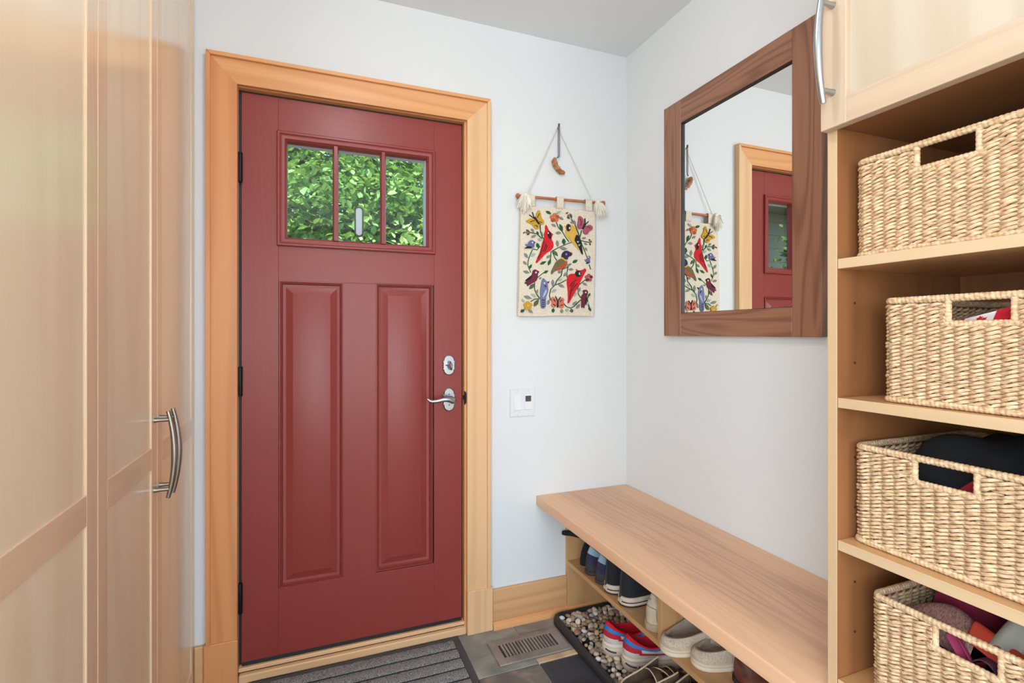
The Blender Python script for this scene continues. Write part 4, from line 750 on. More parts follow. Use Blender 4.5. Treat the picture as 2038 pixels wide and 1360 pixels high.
def shoe(root, L, wb, wh, sole_h, collar, bands, mats, toe_h=.06, out=.006, sole_mats=None, lean=1., levels=14, insole=None):
    """collar = (x centre, half length, half width, heel height, side dip, front height); bands = [(v0, v1, name, material)]"""
    n = 48; ring = foot_ring(L, wb, wh); xc, ha, hb, hh, dip, hf = collar
    top = []
    for i in range(n):
        t = 2*math.pi*i/n; x = xc-ha*math.cos(t); y = hb*math.sin(t)*(1-.12*math.cos(t)); s_ = (1-math.cos(t))/2
        top.append(Vector((x, y, hh+(hf-hh)*s_*s_*(3-2*s_)-dip*math.sin(t)**2)))
    P0 = [Vector((x, y, sole_h)) for x, y in ring]
    lv = []
    for k in range(levels+1):
        v = k/levels; row = []
        for i in range(n):
            a, c = P0[i], top[i]; s_ = a.x/L
            hz = sole_h+(c.z-sole_h)*.55 if s_ < .45 else sole_h+(toe_h+(c.z-sole_h)*.55-toe_h)*max(0, 1-(s_-.45)/.2)+toe_h*min(1, (s_-.45)/.2)*1.25*.8
            ctl = Vector((a.x+(c.x-a.x)*.10+(-.010*lean if s_ < .12 else 0), a.y*1.06+(c.y-a.y)*.05, hz))
            row.append(a*(1-v)**2+ctl*2*v*(1-v)+c*v*v)
        lv.append(row)
    parts = {}
    for bd in bands:
        v0, v1, nm, mt = bd[:4]; a, b_ = round(v0*levels), round(v1*levels)
        if len(bd) == 4: part(nm, MB().grid(lv[a:b_+1], True), mt, root, world=False, smooth=60); continue
        ci = [i for i in range(n) if (1-math.cos(2*math.pi*i/n))/2 < bd[6]]; k_ = max(i for i in ci if i < n/2)
        part(nm, MB().grid([[r_[i % n] for i in range(n-k_, n+k_+1)] for r_ in lv[a:b_+1]]), mt, root, world=False, smooth=60)
        part(bd[4], MB().grid([r_[k_:n-k_+1] for r_ in lv[a:b_+1]]), bd[5], root, world=False, smooth=60)
    rl = [(x, y) for x, y in ring]
    cxm, cym = L*.5, 0
    def grow(o_): return [(cxm+(x-cxm)*(1+o_/(L*.5)), y*(1+o_/(wb*.5))) for x, y in rl]
    for z0, z1, o_, nm, mt in (sole_mats or [(0, sole_h+.002, out, 'sole', mats[0])]):
        rows = [[(x, y, z) for x, y in grow(o__)] for o__, z in ((o_-.002, z0), (o_, z0+.002), (o_, z1-.002), (o_-.002, z1))]
        part(nm, MB().grid(rows, True, True), mt, root, world=False, smooth=50)
    inn = [[Vector((xc+(p.x-xc)*f_, p.y*f_, p.z+dz)) for p in top] for f_, dz in ((1, 0), (.95, .0015), (.88, -.006))]
    fl_ = insole or sole_h+.006
    inn.append([Vector((xc+(p.x-xc)*.92, p.y*.9, fl_+.012)) for p in top]); inn.append([Vector((xc+(p.x-xc)*.84, p.y*.80, fl_)) for p in top])
    part('lining', MB().grid(inn, True, False).add(inn[-1], [tuple(range(n))]), mats[1], root, world=False, smooth=50)
    return top, lv
SZ = .234
NAVY = plain('navy_suede', (58,54,86), .9, noise=.35, nscale=40, bump=.3, bscale=300); LBL = plain('pale_blue_fabric', (150,180,198), .8, bump=.3, bscale=400)
DK = plain('dark_lining', (22,20,22), .9); CHAR = plain('charcoal_sole', (66,62,60), .8, noise=.25, nscale=30)
for i, (y, l) in enumerate(((-.163, 'navy suede shoe with pale blue heel collar, beside the cubby end panel'), (-.247, 'navy suede shoe with pale blue heel collar, beside the black canvas high-tops'))):
    t = thing('suede_shoe', l, 'shoe', (-.307, y, SZ), .02, 'pair of navy shoes')
    shoe(t, .275, .098, .068, .012, (.088, .070, .026, .112, .035, .098), [(0, .30, 'foxing', CHAR), (.30, .72, 'upper', NAVY), (.72, 1, 'collar', LBL)], (CHAR, DK), .052)
BLKC = plain('black_canvas', (34,34,36), .85, noise=.3, nscale=120, bump=.5, bscale=700); CRM = plain('aged_white_rubber', (222,204,184), .6, noise=.15, nscale=30); STR = plain('black_stripe', (24,22,26), .6)
for i, (y, l) in enumerate(((-.338, 'black canvas high-top shoe squeezed beside the navy shoes'), (-.437, 'black canvas high-top shoe with thick white striped sole, facing the beige shoe'))):
    t = thing('canvas_high_top', l, 'shoe', (-.309, y+.014, SZ), .06 if i else .03, 'pair of black high-tops')
    sm = [(0, .0045, .0065, 'outsole', STR), (.0045, .0145, .006, 'sole', CRM), (.0145, .0175, .0068, 'sole_stripe', STR), (.0175, .034, .0065, 'foxing', CRM)]
    shoe(t, .28, .098, .076, .028, (.075, .060, .036, .168, .012, .190), [(0, .92, 'upper', BLKC), (.92, 1, 'collar', plain('black_binding', (52,52,54), .8))], (CRM, DK), .055, sole_mats=sm)
    part('heel_strip', MB().tube([(-.0035, 0, .03), (.001, 0, .07), (.006, 0, .12), (.0135, 0, .165)], .007, 8, flat=.5, up=(0, 1, 0)), plain('black_binding', (52,52,54), .8), t, world=False)
    part('heel_label', MB().box(-.0095, -.004, -.010, .010, .013, .026), plain('heel_label_cream', (206,190,168), .6), t, world=False)
    part('lace', MB().tube([(.10, .03, .19), (.08, .035, .21), (.06, .040, .20), (.07, .041, .165), (.09, .040, .15)], .0026, 6), plain('lace_cream', (222,210,196), .8), t, world=False)
BEI = plain('beige_leather', (206,188,160), .6, noise=.12, nscale=30, bump=.2, bscale=200); BEI2 = plain('beige_sole', (186,164,134), .7, noise=.2, nscale=40)
t = thing('leather_sneaker', 'beige leather sneaker tucked against the cubby divider', 'shoe', (-.314, -.590, SZ), .03)
_, lvb = shoe(t, .28, .10, .074, .022, (.085, .068, .028, .118, .030, .100), [(0, .82, 'upper', BEI), (.82, 1, 'collar', plain('beige_collar', (196,176,148), .7))], (BEI2, plain('brown_lining', (74,62,54), .9)), .052)
seam = [lvb[k][4] for k in range(2, 8)]+[lvb[8][i % 48] for i in range(4, -5, -1)]+[lvb[k][-4] for k in range(7, 1, -1)]
part('heel_stitching', MB().tube([p+Vector((-.0006, 0, 0)) for p in seam], .0011, 6), plain('stitch_brown', (140,116,92), .8), t, world=False)
part('heel_mark', MB().grid([[p+Vector((-.0008, 0, 0)) for p in (lvb[k][i % 48] for i in range(-1, 4))] for k in (11, 12)]), plain('faded_green', (128,140,130), .8), t, world=False, fix=False)
FLE = plain('oatmeal_fleece', (208,190,168), .98, noise=1, nscale=240, col2=(180,160,138), bump=1, bscale=330); FLI = plain('taupe_felt', (166,146,130), .95, noise=.2, nscale=60, bump=.4, bscale=300); CSOLE = plain('cream_sole', (216,198,172), .7, bump=.2, bscale=200)
for i, (x, y, rz, l) in enumerate(((-.345, -.705, -.22, 'oatmeal fleece slipper leaning against the cubby divider'), (-.300, -.794, -.27, 'oatmeal fleece slipper standing beside the brown leather shoe'))):
    t = thing('slipper', l, 'slipper', (x, y, SZ), rz, 'pair of fleece slippers')
    shoe(t, .29, .100, .086, .022, (.116, .108, .045, .048, .000, .100), [(0, 1, 'upper', FLE)], (CSOLE, FLI), .052, out=.003, sole_mats=[(0, .013, .004, 'sole', CSOLE), (.013, .023, .005, 'welt', plain('cream_welt', (208,190,164), .9))], insole=.028)
    if i == 0:
        part('suede_tab', MB().box(.125, .160, .043, .049, .062, .092, .002), plain('tan_suede', (196,164,126), .9), t, world=False)
BRN = plain('crackled_brown_leather', (116,62,44), .6, noise=1, nscale=26, col2=(66,34,26), bump=1, bscale=60)
t = thing('leather_shoe', 'crackled brown leather shoe with black lining at the near end of the cubby shelf', 'shoe', (-.245, -.918, SZ), -.05)
shoe(t, .225, .10, .085, .012, (.080, .070, .036, .100, .008, .115), [(0, .9, 'upper', BRN), (.9, 1, 'collar', BRN)], (plain('dark_sole', (40,32,28), .8), DK), .05)
# red runners on the pebbles
OFF = plain('bone_suede', (206,194,180), .85, noise=.12, nscale=60, bump=.2, bscale=300); RED = plain('runner_red', (176,26,44), .85, bump=.3, bscale=500); RED2 = plain('runner_red_lining', (190,16,34), .9); BLU = plain('runner_blue', (30,110,176), .7); MID = plain('bone_midsole', (214,194,170), .6)
for i, (x, y, rz, l) in enumerate(((-.344, -.360, -.15, 'red and bone running shoe with a blue collar stripe, standing against the cubby end of the tray'), (-.322, -.459, -.16, 'red and bone running shoe with navy lettering on its sole, beside the brown sandals'))):
    t = thing('running_shoe', 'red and bone running shoe with blue stripe, set farther back on the pebbles' if i == 0 else l, 'shoe', (x, y, .026), rz, 'pair of red runners')
    top_, lv_ = shoe(t, .285, .098, .078, .044, (.100, .088, .040, .120, .040, .118), [(0, .36, 'upper', OFF), (.36, .66, 'heel_overlay', RED, 'quarter', OFF, .24), (.66, .86, 'collar_stripe', BLU), (.86, 1, 'collar', RED2)], (MID, RED2), .050, sole_mats=[(0, .010, .004, 'outsole', plain('grey_outsole', (172,160,148), .8)), (.010, .034, .0065, 'midsole', MID), (.034, .047, .0045, 'midsole_top', plain('bone_white', (222,208,190), .6))])
    part('laces', MB().tube([(.150, .02, .095), (.158, -.02, .095), (.172, .02, .088), (.18, -.02, .086)], .0028, 6).tube([(.15, .0, .10), (.142, .02, .112), (.135, .0, .108), (.142, -.02, .104), (.15, 0, .10)], .0026, 6), plain('navy_lace', (54,40,96), .8), t, world=False)
    row_lo, row_hi = [], []
    for k in range(48-6, 48-23, -1):
        q = (48-6-k)/17; a = lv_[round((.30-.16*q)*14)][k]; b_ = lv_[max(0, round((.30-.16*q)*14))+2][k]
        o_ = Vector((0, -.0022, .0005)); row_lo.append(a+o_); row_hi.append(b_+o_)
    part('side_band', MB().grid([row_lo, row_hi]), RED, t, world=False, smooth=60, fix=False)
    part('sole_line', MB().tube([(-.002, -.020, .0295), (.003, -.030, .028), (.010, -.0385, .0265), (.020, -.0435, .025), (.030, -.0450, .0235)], .0024, 6), plain('navy_print', (34,32,70), .6), t, world=False)
    if i == 0: continue
    fc = bpy.data.curves.new('lettering_text', 'FONT'); fc.body = 'AHC'; fc.size = .019; fc.extrude = .0006; fc.shear = .25; fc.materials.append(plain('navy_print', (34,32,70), .6))
    tmp = bpy.data.objects.new('lettering_text', fc); tx = link('lettering', bpy.data.meshes.new_from_object(tmp), t); bpy.data.objects.remove(tmp); tx.location = (.031, -.0463, .0165); tx.rotation_euler = (math.pi/2, 0, -.05)
# brown sandals at the near end of the tray
SUE = plain('brown_suede', (104,82,62), .9, noise=.25, nscale=40, bump=.4, bscale=300); INS = plain('worn_insole', (116,90,62), .8, noise=1, nscale=16, col2=(70,50,36)); EDG = plain('cream_piping', (206,184,152), .8); SOL = plain('cork_sole', (120,92,64), .8, noise=.3, nscale=90)
for i, (x, y, rz, l) in enumerate(((-.450, -.640, .10, 'brown suede sandal with cream edging, beside the red running shoe'), (-.414, -.746, .08, 'brown suede sandal with crossed straps, nearer end of the boot tray'))):
    t = thing('sandal', l, 'sandal', (x, y, .0325), rz, 'pair of brown sandals')
    L = .285; ring = foot_ring(L, .108, .086)
    rows = [[(L/2+(px-L/2)*f_, py*f_, z) for px, py in ring] for f_, z in ((.97, 0), (1., .004), (1., .022), (.99, .025))]
    part('sole', MB().grid(rows, True, True), SOL, t, world=False, smooth=50)
    part('insole', MB().grid([[(L/2+(px-L/2)*.96, py*.95, z) for px, py in ring] for z in (.025, .0275)], True, True), INS, t, world=False, smooth=50)
    idx = [k % 48 for k in range(-15, 16)]; n_ = len(idx)
    lo, mid_, hi, hi2, lo2 = [], [], [], [], []
    for q, k in enumerate(idx):
        px, py = ring[k]; e = abs(q-(n_-1)/2)/((n_-1)/2); h_ = .042+.020*e*e-.004*math.sin(math.pi*e)
        fl_ = 1+.05*(1-e); sx = 1
        lo.append((px, py, .022)); mid_.append((px-.004*(1-e), py*1.05, .022+h_*.55)); hi.append((px+.004*(1-e), py*.90, .024+h_)); hi2.append((px+.008*(1-e), py*.84, .023+h_)); lo2.append((px+.008*(1-e), py*.90, .026))
    part('heel_cup', MB().grid([lo, mid_, hi, hi2, lo2]), SUE, t, world=False, smooth=60, fix=False)
    part('piping', MB().tube([((a[0]+b_[0])/2, (a[1]+b_[1])/2, a[2]+.001) for a, b_ in zip(hi, hi2)], .0026, 8), EDG, t, world=False)
    for xs_, wd, hh_, tw in ((.140, .034, .068, .014), (.182, .028, .060, -.012), (.222, .026, .050, .006)):
        rows = []
        for k in range(17):
            a = math.pi*k/16; hw = .056*(1-.25*max(0, (xs_-.17)/.1)); cx_ = xs_+tw*math.cos(a)
            P_ = [(cx_-wd/2, hw*math.cos(a), .016+hh_*math.sin(a)**.7), (cx_+wd/2, hw*math.cos(a)*.97, .016+(hh_-.008)*math.sin(a)**.7)]
            rows.append([P_[0], P_[1], (P_[1][0], P_[1][1]*.94, P_[1][2]-.004), (P_[0][0], P_[0][1]*.94, P_[0][2]-.004)])
        st_ = part('strap', MB().grid(rows, True, True), SUE, t, world=False, smooth=50)
        part('strap_piping', MB().tube([(r_[0][0], r_[0][1]*.99, r_[0][2]) for r_ in rows], .0019, 6), EDG, st_, world=False)
# black cap pushed in above the navy shoes
FEL = plain('black_felt', (26,25,27), .95, bump=.5, bscale=400)
t = thing('cap', 'black soft cap pushed in above the navy shoes with its brim poking out', 'cap', (-.19, -.08, .235))
rows = []
for k in range(9):
    a = math.pi/2*k/8; rows.append([(-.185+.105*math.cos(a)*math.cos(q)+.004*math.sin(3*q), -.076+.048*math.cos(a)*math.sin(q), .2345+.135*math.sin(a)+.003*math.sin(5*q)*math.sin(a)) for q in (2*math.pi*i/28 for i in range(28))])
part('crown', MB().grid(rows, True, True), FEL, t, smooth=60)
part('brim', MB().tube([(-.346, -.016, .3575), (-.338, -.022, .358), (-.31, -.034, .357), (-.275, -.052, .352), (-.24, -.072, .345), (-.20, -.085, .34)], [.009, .0125, .014, .018, .024, .026], 12, flat=.85), FEL, t, smooth=50)
# ------------------------------------------------------------------ woven baskets
BW, BD, BH, BR = .312, .355, .192, .016
PATH = []
def _build():
    segs = [((0, -BR), (0, -BW+BR)), 'c', ((BR, -BW), (BD-BR, -BW)), 'c', ((BD, -BW+BR), (BD, -BR)), 'c', ((BD-BR, 0), (BR, 0)), 'c']
    cents = [(BR, -BW+BR, 180), (BD-BR, -BW+BR, 270), (BD-BR, -BR, 0), (BR, -BR, 90)]; ci = 0; d = 0
    for q in segs:
        if q == 'c':
            cx_, cy_, a0 = cents[ci]; ci += 1
            for k in range(1, 9):
                a = math.radians(a0+90*k/8); PATH.append((cx_+BR*math.cos(a), cy_+BR*math.sin(a), math.cos(a), math.sin(a)))
        else:
            (x0, y0), (x1, y1) = q; n = 60; L = math.hypot(x1-x0, y1-y0); nx, ny = (y1-y0)/L, -(x1-x0)/L
            for k in range(n+1): PATH.append((x0+(x1-x0)*k/n, y0+(y1-y0)*k/n, nx, ny))
_build()
CUM = [0.]
for a, b_ in zip(PATH, PATH[1:]+PATH[:1]): CUM.append(CUM[-1]+math.hypot(a[0]-b_[0], a[1]-b_[1]))
PER = CUM[-1]
import bisect
def bp_at(s_):
    s_ %= PER; i = min(bisect.bisect_right(CUM, s_)-1, len(PATH)-1); a, b_ = PATH[i], PATH[(i+1) % len(PATH)]; d = CUM[i+1]-CUM[i]; t = (s_-CUM[i])/d if d > 1e-9 else 0
    return tuple(a[k]+(b_[k]-a[k])*t for k in range(4))
NST = 2*int(PER/.0215/2); PITCH = PER/NST
def fpt(y): return -y-BR                         # path length on the front face at depth y below the far corner
H0, H1, HZ0, HZ1 = .106, .196, BH-.047, BH-.011
def strand_mesh(z, s0, s1, seed, closed):
    rnd = random.Random(seed); mb_ = MB(); n = int((s1-s0)/PITCH*6); ph0 = rnd.uniform(-.25, .25)
    wob = [rnd.uniform(-.0009, .0009) for _ in range(64)]
    for sg in (1, -1):
        pts = []; rad = []
        for k in range(n if closed else n+1):
            s_ = s0+(s1-s0)*k/n; x, y, nx, ny = bp_at(s_); ph = math.pi*s_/PITCH+(0 if closed else ph0)
            w1 = wob[int(s_/PITCH) % 64]; w2 = wob[int(s_/PITCH+7) % 64]; o_ = sg*(.0040+w2)*math.cos(ph); pts.append((x+nx*o_, y+ny*o_, z+sg*.0027*math.sin(ph)+w1*.8)); rad.append((.0029+w2*.3)*(.86+.22*abs(math.cos(ph))))
        mb_.tube(pts, rad, 6, closed=closed, up=(0, 0, 1))
    return mb_
def rope(pts, r, pitch=.0068, closed=False, seg=10, amp=.11):
    """coil-wrapped cord: a tube whose radius carries slanted wraps"""
    P = [Vector(p) for p in pts]; Q = [P[0]]; st = pitch/6
    src = P+([P[0]] if closed else [])
    for a, b_ in zip(src, src[1:]):
        L = (b_-a).length; n = max(1, int(L/st))
        Q += [a+(b_-a)*k/n for k in range(1, n+1)]
    if closed: Q = Q[:-1]
    rows = []; u = None; n = len(Q); dist = 0
    for i in range(n):
        d = ((Q[(i+1) % n]-Q[i-1]) if closed else (Q[min(i+1, n-1)]-Q[max(0, i-1)])).normalized()
        if u is None: u = Vector((0,0,1)) if abs(d.z) < .9 else Vector((1,0,0))
        u = (u-d*u.dot(d)).normalized(); w_ = d.cross(u); row = []
        for k in range(seg):
            a = 2*math.pi*k/seg; ph = math.pi*(i*st/pitch)+a*.5*0+.55*math.sin(a)
            rr = r*(1-amp+amp*1.5*abs(math.sin(ph))**.7); row.append(Q[i]+(w_*math.cos(a)+u*math.sin(a))*rr)
        rows.append(row)
    if closed: rows.append(rows[0])
    return rows
ZR = [.0128+.00675*k for k in range(25)]
ROWM = []
for k, z in enumerate(ZR):
    op = HZ0-.002 < z < HZ1+.004
    ROWM.append(mesh('strand', strand_mesh(z, H1-BR+.004, PER+H0-BR-.004, k, False) if op else strand_mesh(z, 0, PER, k, True), SEAGRASS, 80, fix=False))
ring = [bp_at(PER*k/220) for k in range(220)]
RIMM = mesh('rim', MB().grid(rope([(x, y, BH-.0055) for x, y, _, _ in ring], .0062, closed=True), True), SEAGRASS, 80, fix=False)
BASEM = mesh('base_border', MB().grid(rope([(x+nx*.003, y+ny*.003, .0058) for x, y, nx, ny in ring], .0055, closed=True), True), SEAGRASS, 80, fix=False)
yy0, yy1 = -H0, -H1
HOLEM = mesh('handle_wrap', MB().grid(rope([(0, yy0+.012, HZ0-.002), (0, yy0, HZ0-.002), (0, yy1, HZ0-.002), (0, yy1-.012, HZ0-.002)], .0056), True, True).grid(rope([(0, yy0+.001, HZ0+.001), (0, yy0+.001, HZ1+.004)], .0052, .0075), True, True).grid(rope([(0, yy1-.001, HZ0+.001), (0, yy1-.001, HZ1+.004)], .0052, .0075), True, True), SEAGRASS, 80, fix=False)
mb_ = MB()
for k in range(NST):
    s_ = k*PITCH; x, y, nx, ny = bp_at(s_); inh = H0-BR-.004 < s_ < H1-BR+.004
    mb_.tube([(x, y, .004), (x, y, (HZ0 if inh else BH-.006))], .0023, 5)
    mb_.tube([(x+nx*.0015, y+ny*.0015, .002), (x+nx*.003, y+ny*.003, .016)], .0036, 5)
STAKEM = mesh('stakes', mb_, SEAGRASS_D, 80)
FLOORM = mesh('base', MB().box(.004, BD-.004, -BW+.004, -.004, .002, .006, 0), SEAGRASS_D, 0)
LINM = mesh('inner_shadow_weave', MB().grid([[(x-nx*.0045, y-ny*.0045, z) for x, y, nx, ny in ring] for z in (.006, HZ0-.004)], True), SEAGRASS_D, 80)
BL = [('top', -.376, -1.350, 1.386, 1.0, 0., 'empty-looking woven basket on the highest open shelf'), ('b', -.380, -1.405, 1.112, .955, .0, 'woven basket holding a red cloth with a flag patch'),
      ('c', -.376, -1.347, .831, 1.0, .0, 'woven basket filled with black fleece'), ('d', -.382, -1.384, .557, .985, .0, 'woven basket stuffed with scarves and grey fabric on the low shelf')]
BAS = []
for _, x, y, z, sc_, rz, l in BL:
    t = thing('woven_basket', l, 'basket', (x, y, z+.0003), rz, 'seagrass baskets on the open shelves'); t.scale = (sc_, sc_, 1); WM[t] = WM[t] @ Matrix.Diagonal((sc_, sc_, 1, 1))
    for me in ROWM: link('strand', me, t)
    for nm, me in (('rim', RIMM), ('base_border', BASEM), ('handle_wrap', HOLEM), ('base', FLOORM)): link(nm, me, t)
    tag(link('stakes', STAKEM, t), kind='stuff'); 
    BAS.append(t)
def cloth(name, fn, nu, nv, mat, label, cat, loc, thick=.0022, group=None):
    g = [[Vector(fn(u_/nu, v_/nv)) for u_ in range(nu+1)] for v_ in range(nv+1)]
    mb_ = MB().grid(g); 
    o = rooted(name, mb_, mat, loc, label, cat, group, smooth=80)
    md = o.modifiers.new('thickness', 'SOLIDIFY'); md.thickness = thick; md.offset = 0
    sb = o.modifiers.new('smooth', 'SUBSURF'); sb.levels = 1; sb.render_levels = 1
    return o
def bl(i, x, y, z): return tuple(WM[BAS[i]] @ Vector((x, y, z)))
# second basket: red cloth with a flag patch
REDC = plain('red_cloth', (196,22,48), .85, bump=.4, bscale=400)
def f(u_, v_):
    x = .018+.19*v_; y = -.052-.225*u_; q_ = min(1, u_*1.9); hump = q_*q_*(3-2*q_)*(1-max(0, u_-.8)*2)
    return bl(1, x+.012*math.sin(6*u_), y, .085+.088*hump*(.72+.28*math.sin(math.pi*min(1, v_*1.4+.05)))+.003*math.sin(9*u_+4*v_))
red = cloth('red_cloth', f, 22, 14, REDC, 'bright red cloth showing a flag patch inside the second woven basket', 'cloth', bl(1, .12, -.19, .007))
# patch: white field, red leaf and red bars, lying on the cloth just behind the handle opening
def patch_pt(a, b_): # a along -y 0..1, b up 0..1
    return Vector(bl(1, .0135+.020*b_, -.110-.082*a, .124+.026*b_+.022*a))
def patch(name, outline, off, mat, parent):
    e1, e2 = patch_pt(1, 0)-patch_pt(0, 0), patch_pt(0, 1)-patch_pt(0, 0); nn = e1.cross(e2).normalized(); nn = nn if nn.x < 0 else -nn
    pts = [patch_pt(a, b_)+nn*off for a, b_ in outline]; low = [p-nn*.0012 for p in pts]; n = len(pts)
    return part(name, MB().add(pts+low, [tuple(range(n)), tuple(range(2*n-1, n-1, -1))]+[(i, (i+1) % n, n+(i+1) % n, n+i) for i in range(n)]), mat, parent, smooth=0)
pw = patch('flag_patch', [(0, 0), (1, 0), (1, 1), (0, 1)], .0012, plain('patch_white', (236,230,228), .8), red)
pr = plain('patch_red', (200,24,48), .8)
for a0, a1 in ((0, .04), (.60, 1.0)): patch('flag_bar', [(a0, 0), (a1, 0), (a1, 1), (a0, 1)], .0019, pr, pw)
leaf = [(0,-.5), (.03,-.17), (.26,-.22), (.22,-.10), (.48,.10), (.41,.15), (.46,.31), (.31,.28), (.27,.36), (.13,.22), (.18,.49), (.09,.44), (0,.60)]
lf = leaf+[(-x, y) for x, y in leaf[::-1][1:-1]]
patch('maple_leaf', [(.33+x*.30, .48+y*.72) for x, y in lf], .0019, pr, pw)
# third basket: heap of dark fleece with red trim
FL = plain('black_fleece', (20,21,25), .98, bump=1, bscale=300)
def heap(i, x0, x1, y0, y1, zb, zh, seed, amp):
    rnd = random.Random(seed); cs = [(rnd.uniform(.1, .9), rnd.uniform(.1, .9), rnd.uniform(.12, .3), rnd.uniform(-1, 1)) for _ in range(14)]
    def f(u_, v_):
        e = (1-abs(2*u_-1)**4)*(1-abs(2*v_-1)**4); z = zb+zh*e
        for a, b_, r_, k in cs: z += amp*k*math.exp(-((u_-a)**2+(v_-b_)**2)/r_**2*3)*e
        return bl(i, x0+(x1-x0)*v_, y0+(y1-y0)*u_, z)
    return f
hf = heap(2, .012, .35, -.012, -.300, .05, .155, 5, .03)
cloth('black_fleece', hf, 30, 30, FL, 'heap of black fleece clothing filling the third woven basket', 'clothing', bl(2, .18, -.155, .007))
RT = plain('dark_red_trim', (150,22,44), .85)
def on_heap(u_, v_, up): p = Vector(hf(u_, v_)); return p+Vector((-.004, 0, up))
def strip(name, us, vs, mat, label, cat):
    P0 = [on_heap(us[0]+(us[1]-us[0])*k/8, vs[0]+(vs[1]-vs[0])*k/8, .006) for k in range(9)]; w_ = .009
    mb_ = MB().grid([[p+Vector((0, w_*a, 0.003*b_)) for p in P0] for a, b_ in ((-1, -1), (-.8, 1), (.8, 1), (1, -1))], True)
    return rooted(name, mb_, mat, tuple(P0[0]), label, cat)
strip('red_strap', (.44, .60), (.045, .13), RT, 'dark red strap lying over the black fleece', 'strap')
strip('red_hem', (.50, .74), (.016, .02), RT, 'dark red edge of cloth seen low through the handle opening of the fleece basket', 'cloth')
zp = MB(); rnd = random.Random(2)
for k in range(14): 
    q = on_heap(.80+.012*k, .30-.012*k, .007); zp.tube([q, q+Vector((.004, .006*(1 if k % 2 else -1), .002))], .0022, 6)
rooted('pink_stitching', zp, plain('pink_thread', (226,84,96), .7), tuple(on_heap(.8, .3, .007)), 'row of pink stitched zigzag on the black fleece', 'trim')
# low basket: scarves, patterned fabric, grey trousers, orange cloth
MAR = plain('maroon_knit', (132,24,54), .9, noise=.2, nscale=60, bump=.4, bscale=400); PAT = plain('woven_pattern', (170,128,104), .9, noise=1, nscale=170, col2=(108,70,84), bump=.4, bscale=300, scale=(1,4,1)); GRY = plain('grey_twill', (164,160,148), .85, bump=.25, bscale=500); ORG = plain('orange_cloth', (176,56,30), .85); PLM = plain('plum_felt', (86,44,72), .9, bump=.3, bscale=400); MAG = plain('magenta_cloth', (138,34,72), .85)
def fill(u_, v_): return bl(3, .012+.34*v_, -.012-.288*u_, .085+.025*math.sin(7*u_)*math.sin(5*v_))
cloth('dark_scarf', fill, 20, 20, plain('dark_wool', (30,24,30), .95), 'dark wool scarf at the bottom of the low woven basket', 'scarf', bl(3, .18, -.15, .007))
def f(u_, v_): return bl(3, .10+.10*v_+.05*u_, -.040-.10*u_, .10+.115*math.sin(math.pi*(.15+.7*v_))+.02*math.sin(math.pi*u_)-.055*u_*u_)
cloth('maroon_scarf', f, 14, 14, MAR, 'maroon knitted scarf folded upright at the far corner of the low basket', 'scarf', bl(3, .15, -.09, .10))
def f(u_, v_): return bl(3, .014+.085*v_+.02*math.sin(3*u_), -.026-.116*u_, .105+.080*math.sin(math.pi*(.10+.8*v_))*(.75+.35*math.sin(math.pi*u_*.9)))
cloth('patterned_scarf', f, 16, 12, PAT, 'brown and lilac patterned scarf lying along the front of the low basket', 'scarf', bl(3, .06, -.09, .10))
def f(u_, v_):
    a = .17+.14*v_; r_ = .012*math.sin(5*u_+3*v_)
    return bl(3, .035+.20*v_+r_, -.158-.138*u_-.012*v_, .155+.075*math.sin(math.pi*(.05+.62*v_))+.018*math.sin(8*u_)*math.exp(-u_*2)-.055*max(0, u_-.35)*(1-v_)*1.6-.034*math.exp(-((u_-.24+.1*v_)/.07)**2)*(1-v_))
cloth('grey_trousers', f, 18, 16, GRY, 'folded grey fabric draped over the right half of the low basket', 'clothing', bl(3, .14, -.22, .12))
bpy.data.objects['grey_trousers']['label'] = 'smooth grey folded fabric bulging out of the low woven basket'
def f(u_, v_): return bl(3, .035+.05*v_, -.132-.080*u_, .150+.042*math.sin(math.pi*(.1+.8*v_))-.030*u_)
cloth('orange_cloth', f, 10, 10, ORG, 'orange cloth peeking out under the grey fabric', 'cloth', bl(3, .05, -.19, .11))
def f(u_, v_): return bl(3, .012+.014*math.sin(math.pi*u_), -.112-.040*v_-.020*u_, .170-.062*v_+.004*math.sin(3*u_))
cloth('magenta_cloth', f, 8, 8, MAG, 'magenta folded cloth seen through the handle opening of the low basket', 'cloth', bl(3, .03, -.16, .09))
def f(u_, v_):
    a = math.pi*(1.2*u_-.1); return bl(3, .013+.05*v_, -.166+.024*math.cos(a), .112+.042*math.sin(a)-.005*v_)
cloth('plum_hat', f, 14, 6, PLM, 'plum felt roll with an orange lining seen through the low basket handle', 'hat', bl(3, .03, -.18, .09))
ph_ = bpy.data.objects['plum_hat']; WM[ph_] = Matrix.Translation(ph_.location)
g = [[Vector(bl(3, .016+.045*v_, -.166+.020*math.cos(a), .112+.037*math.sin(a)-.005*v_)) for a in (math.pi*(.02+.5*k/8) for k in range(9))] for v_ in (0, .3, .6, 1)]
part('lining', MB().grid(g), ORG, ph_, smooth=80, fix=False, label='orange lining')
# ------------------------------------------------------------------ ceiling lamps
for nm, x, y, r_, l in (('ceiling_light', -1.2, -1.22, .16, 'round flush ceiling lamp above the doormat'), ):
    t = thing(nm, l, 'lamp', (x, y, H-.05))
    part('housing', MB().lathe([(r_, H-.0005), (r_, H-.02), (r_-.012, H-.026)], (x, y, 0), 'z', 32), WHITE, t)
    dm_, nt_, b2 = newmat('lamp_diffuser'); b2.inputs['Emission Color'].default_value = (1, .92, .82, 1); b2.inputs['Emission Strength'].default_value = 5
    part('diffuser', MB().lathe([(r_-.014, H-.026), (r_-.02, H-.036), (r_*.6, H-.046), (.001, H-.05)], (x, y, 0), 'z', 32), dm_, t)
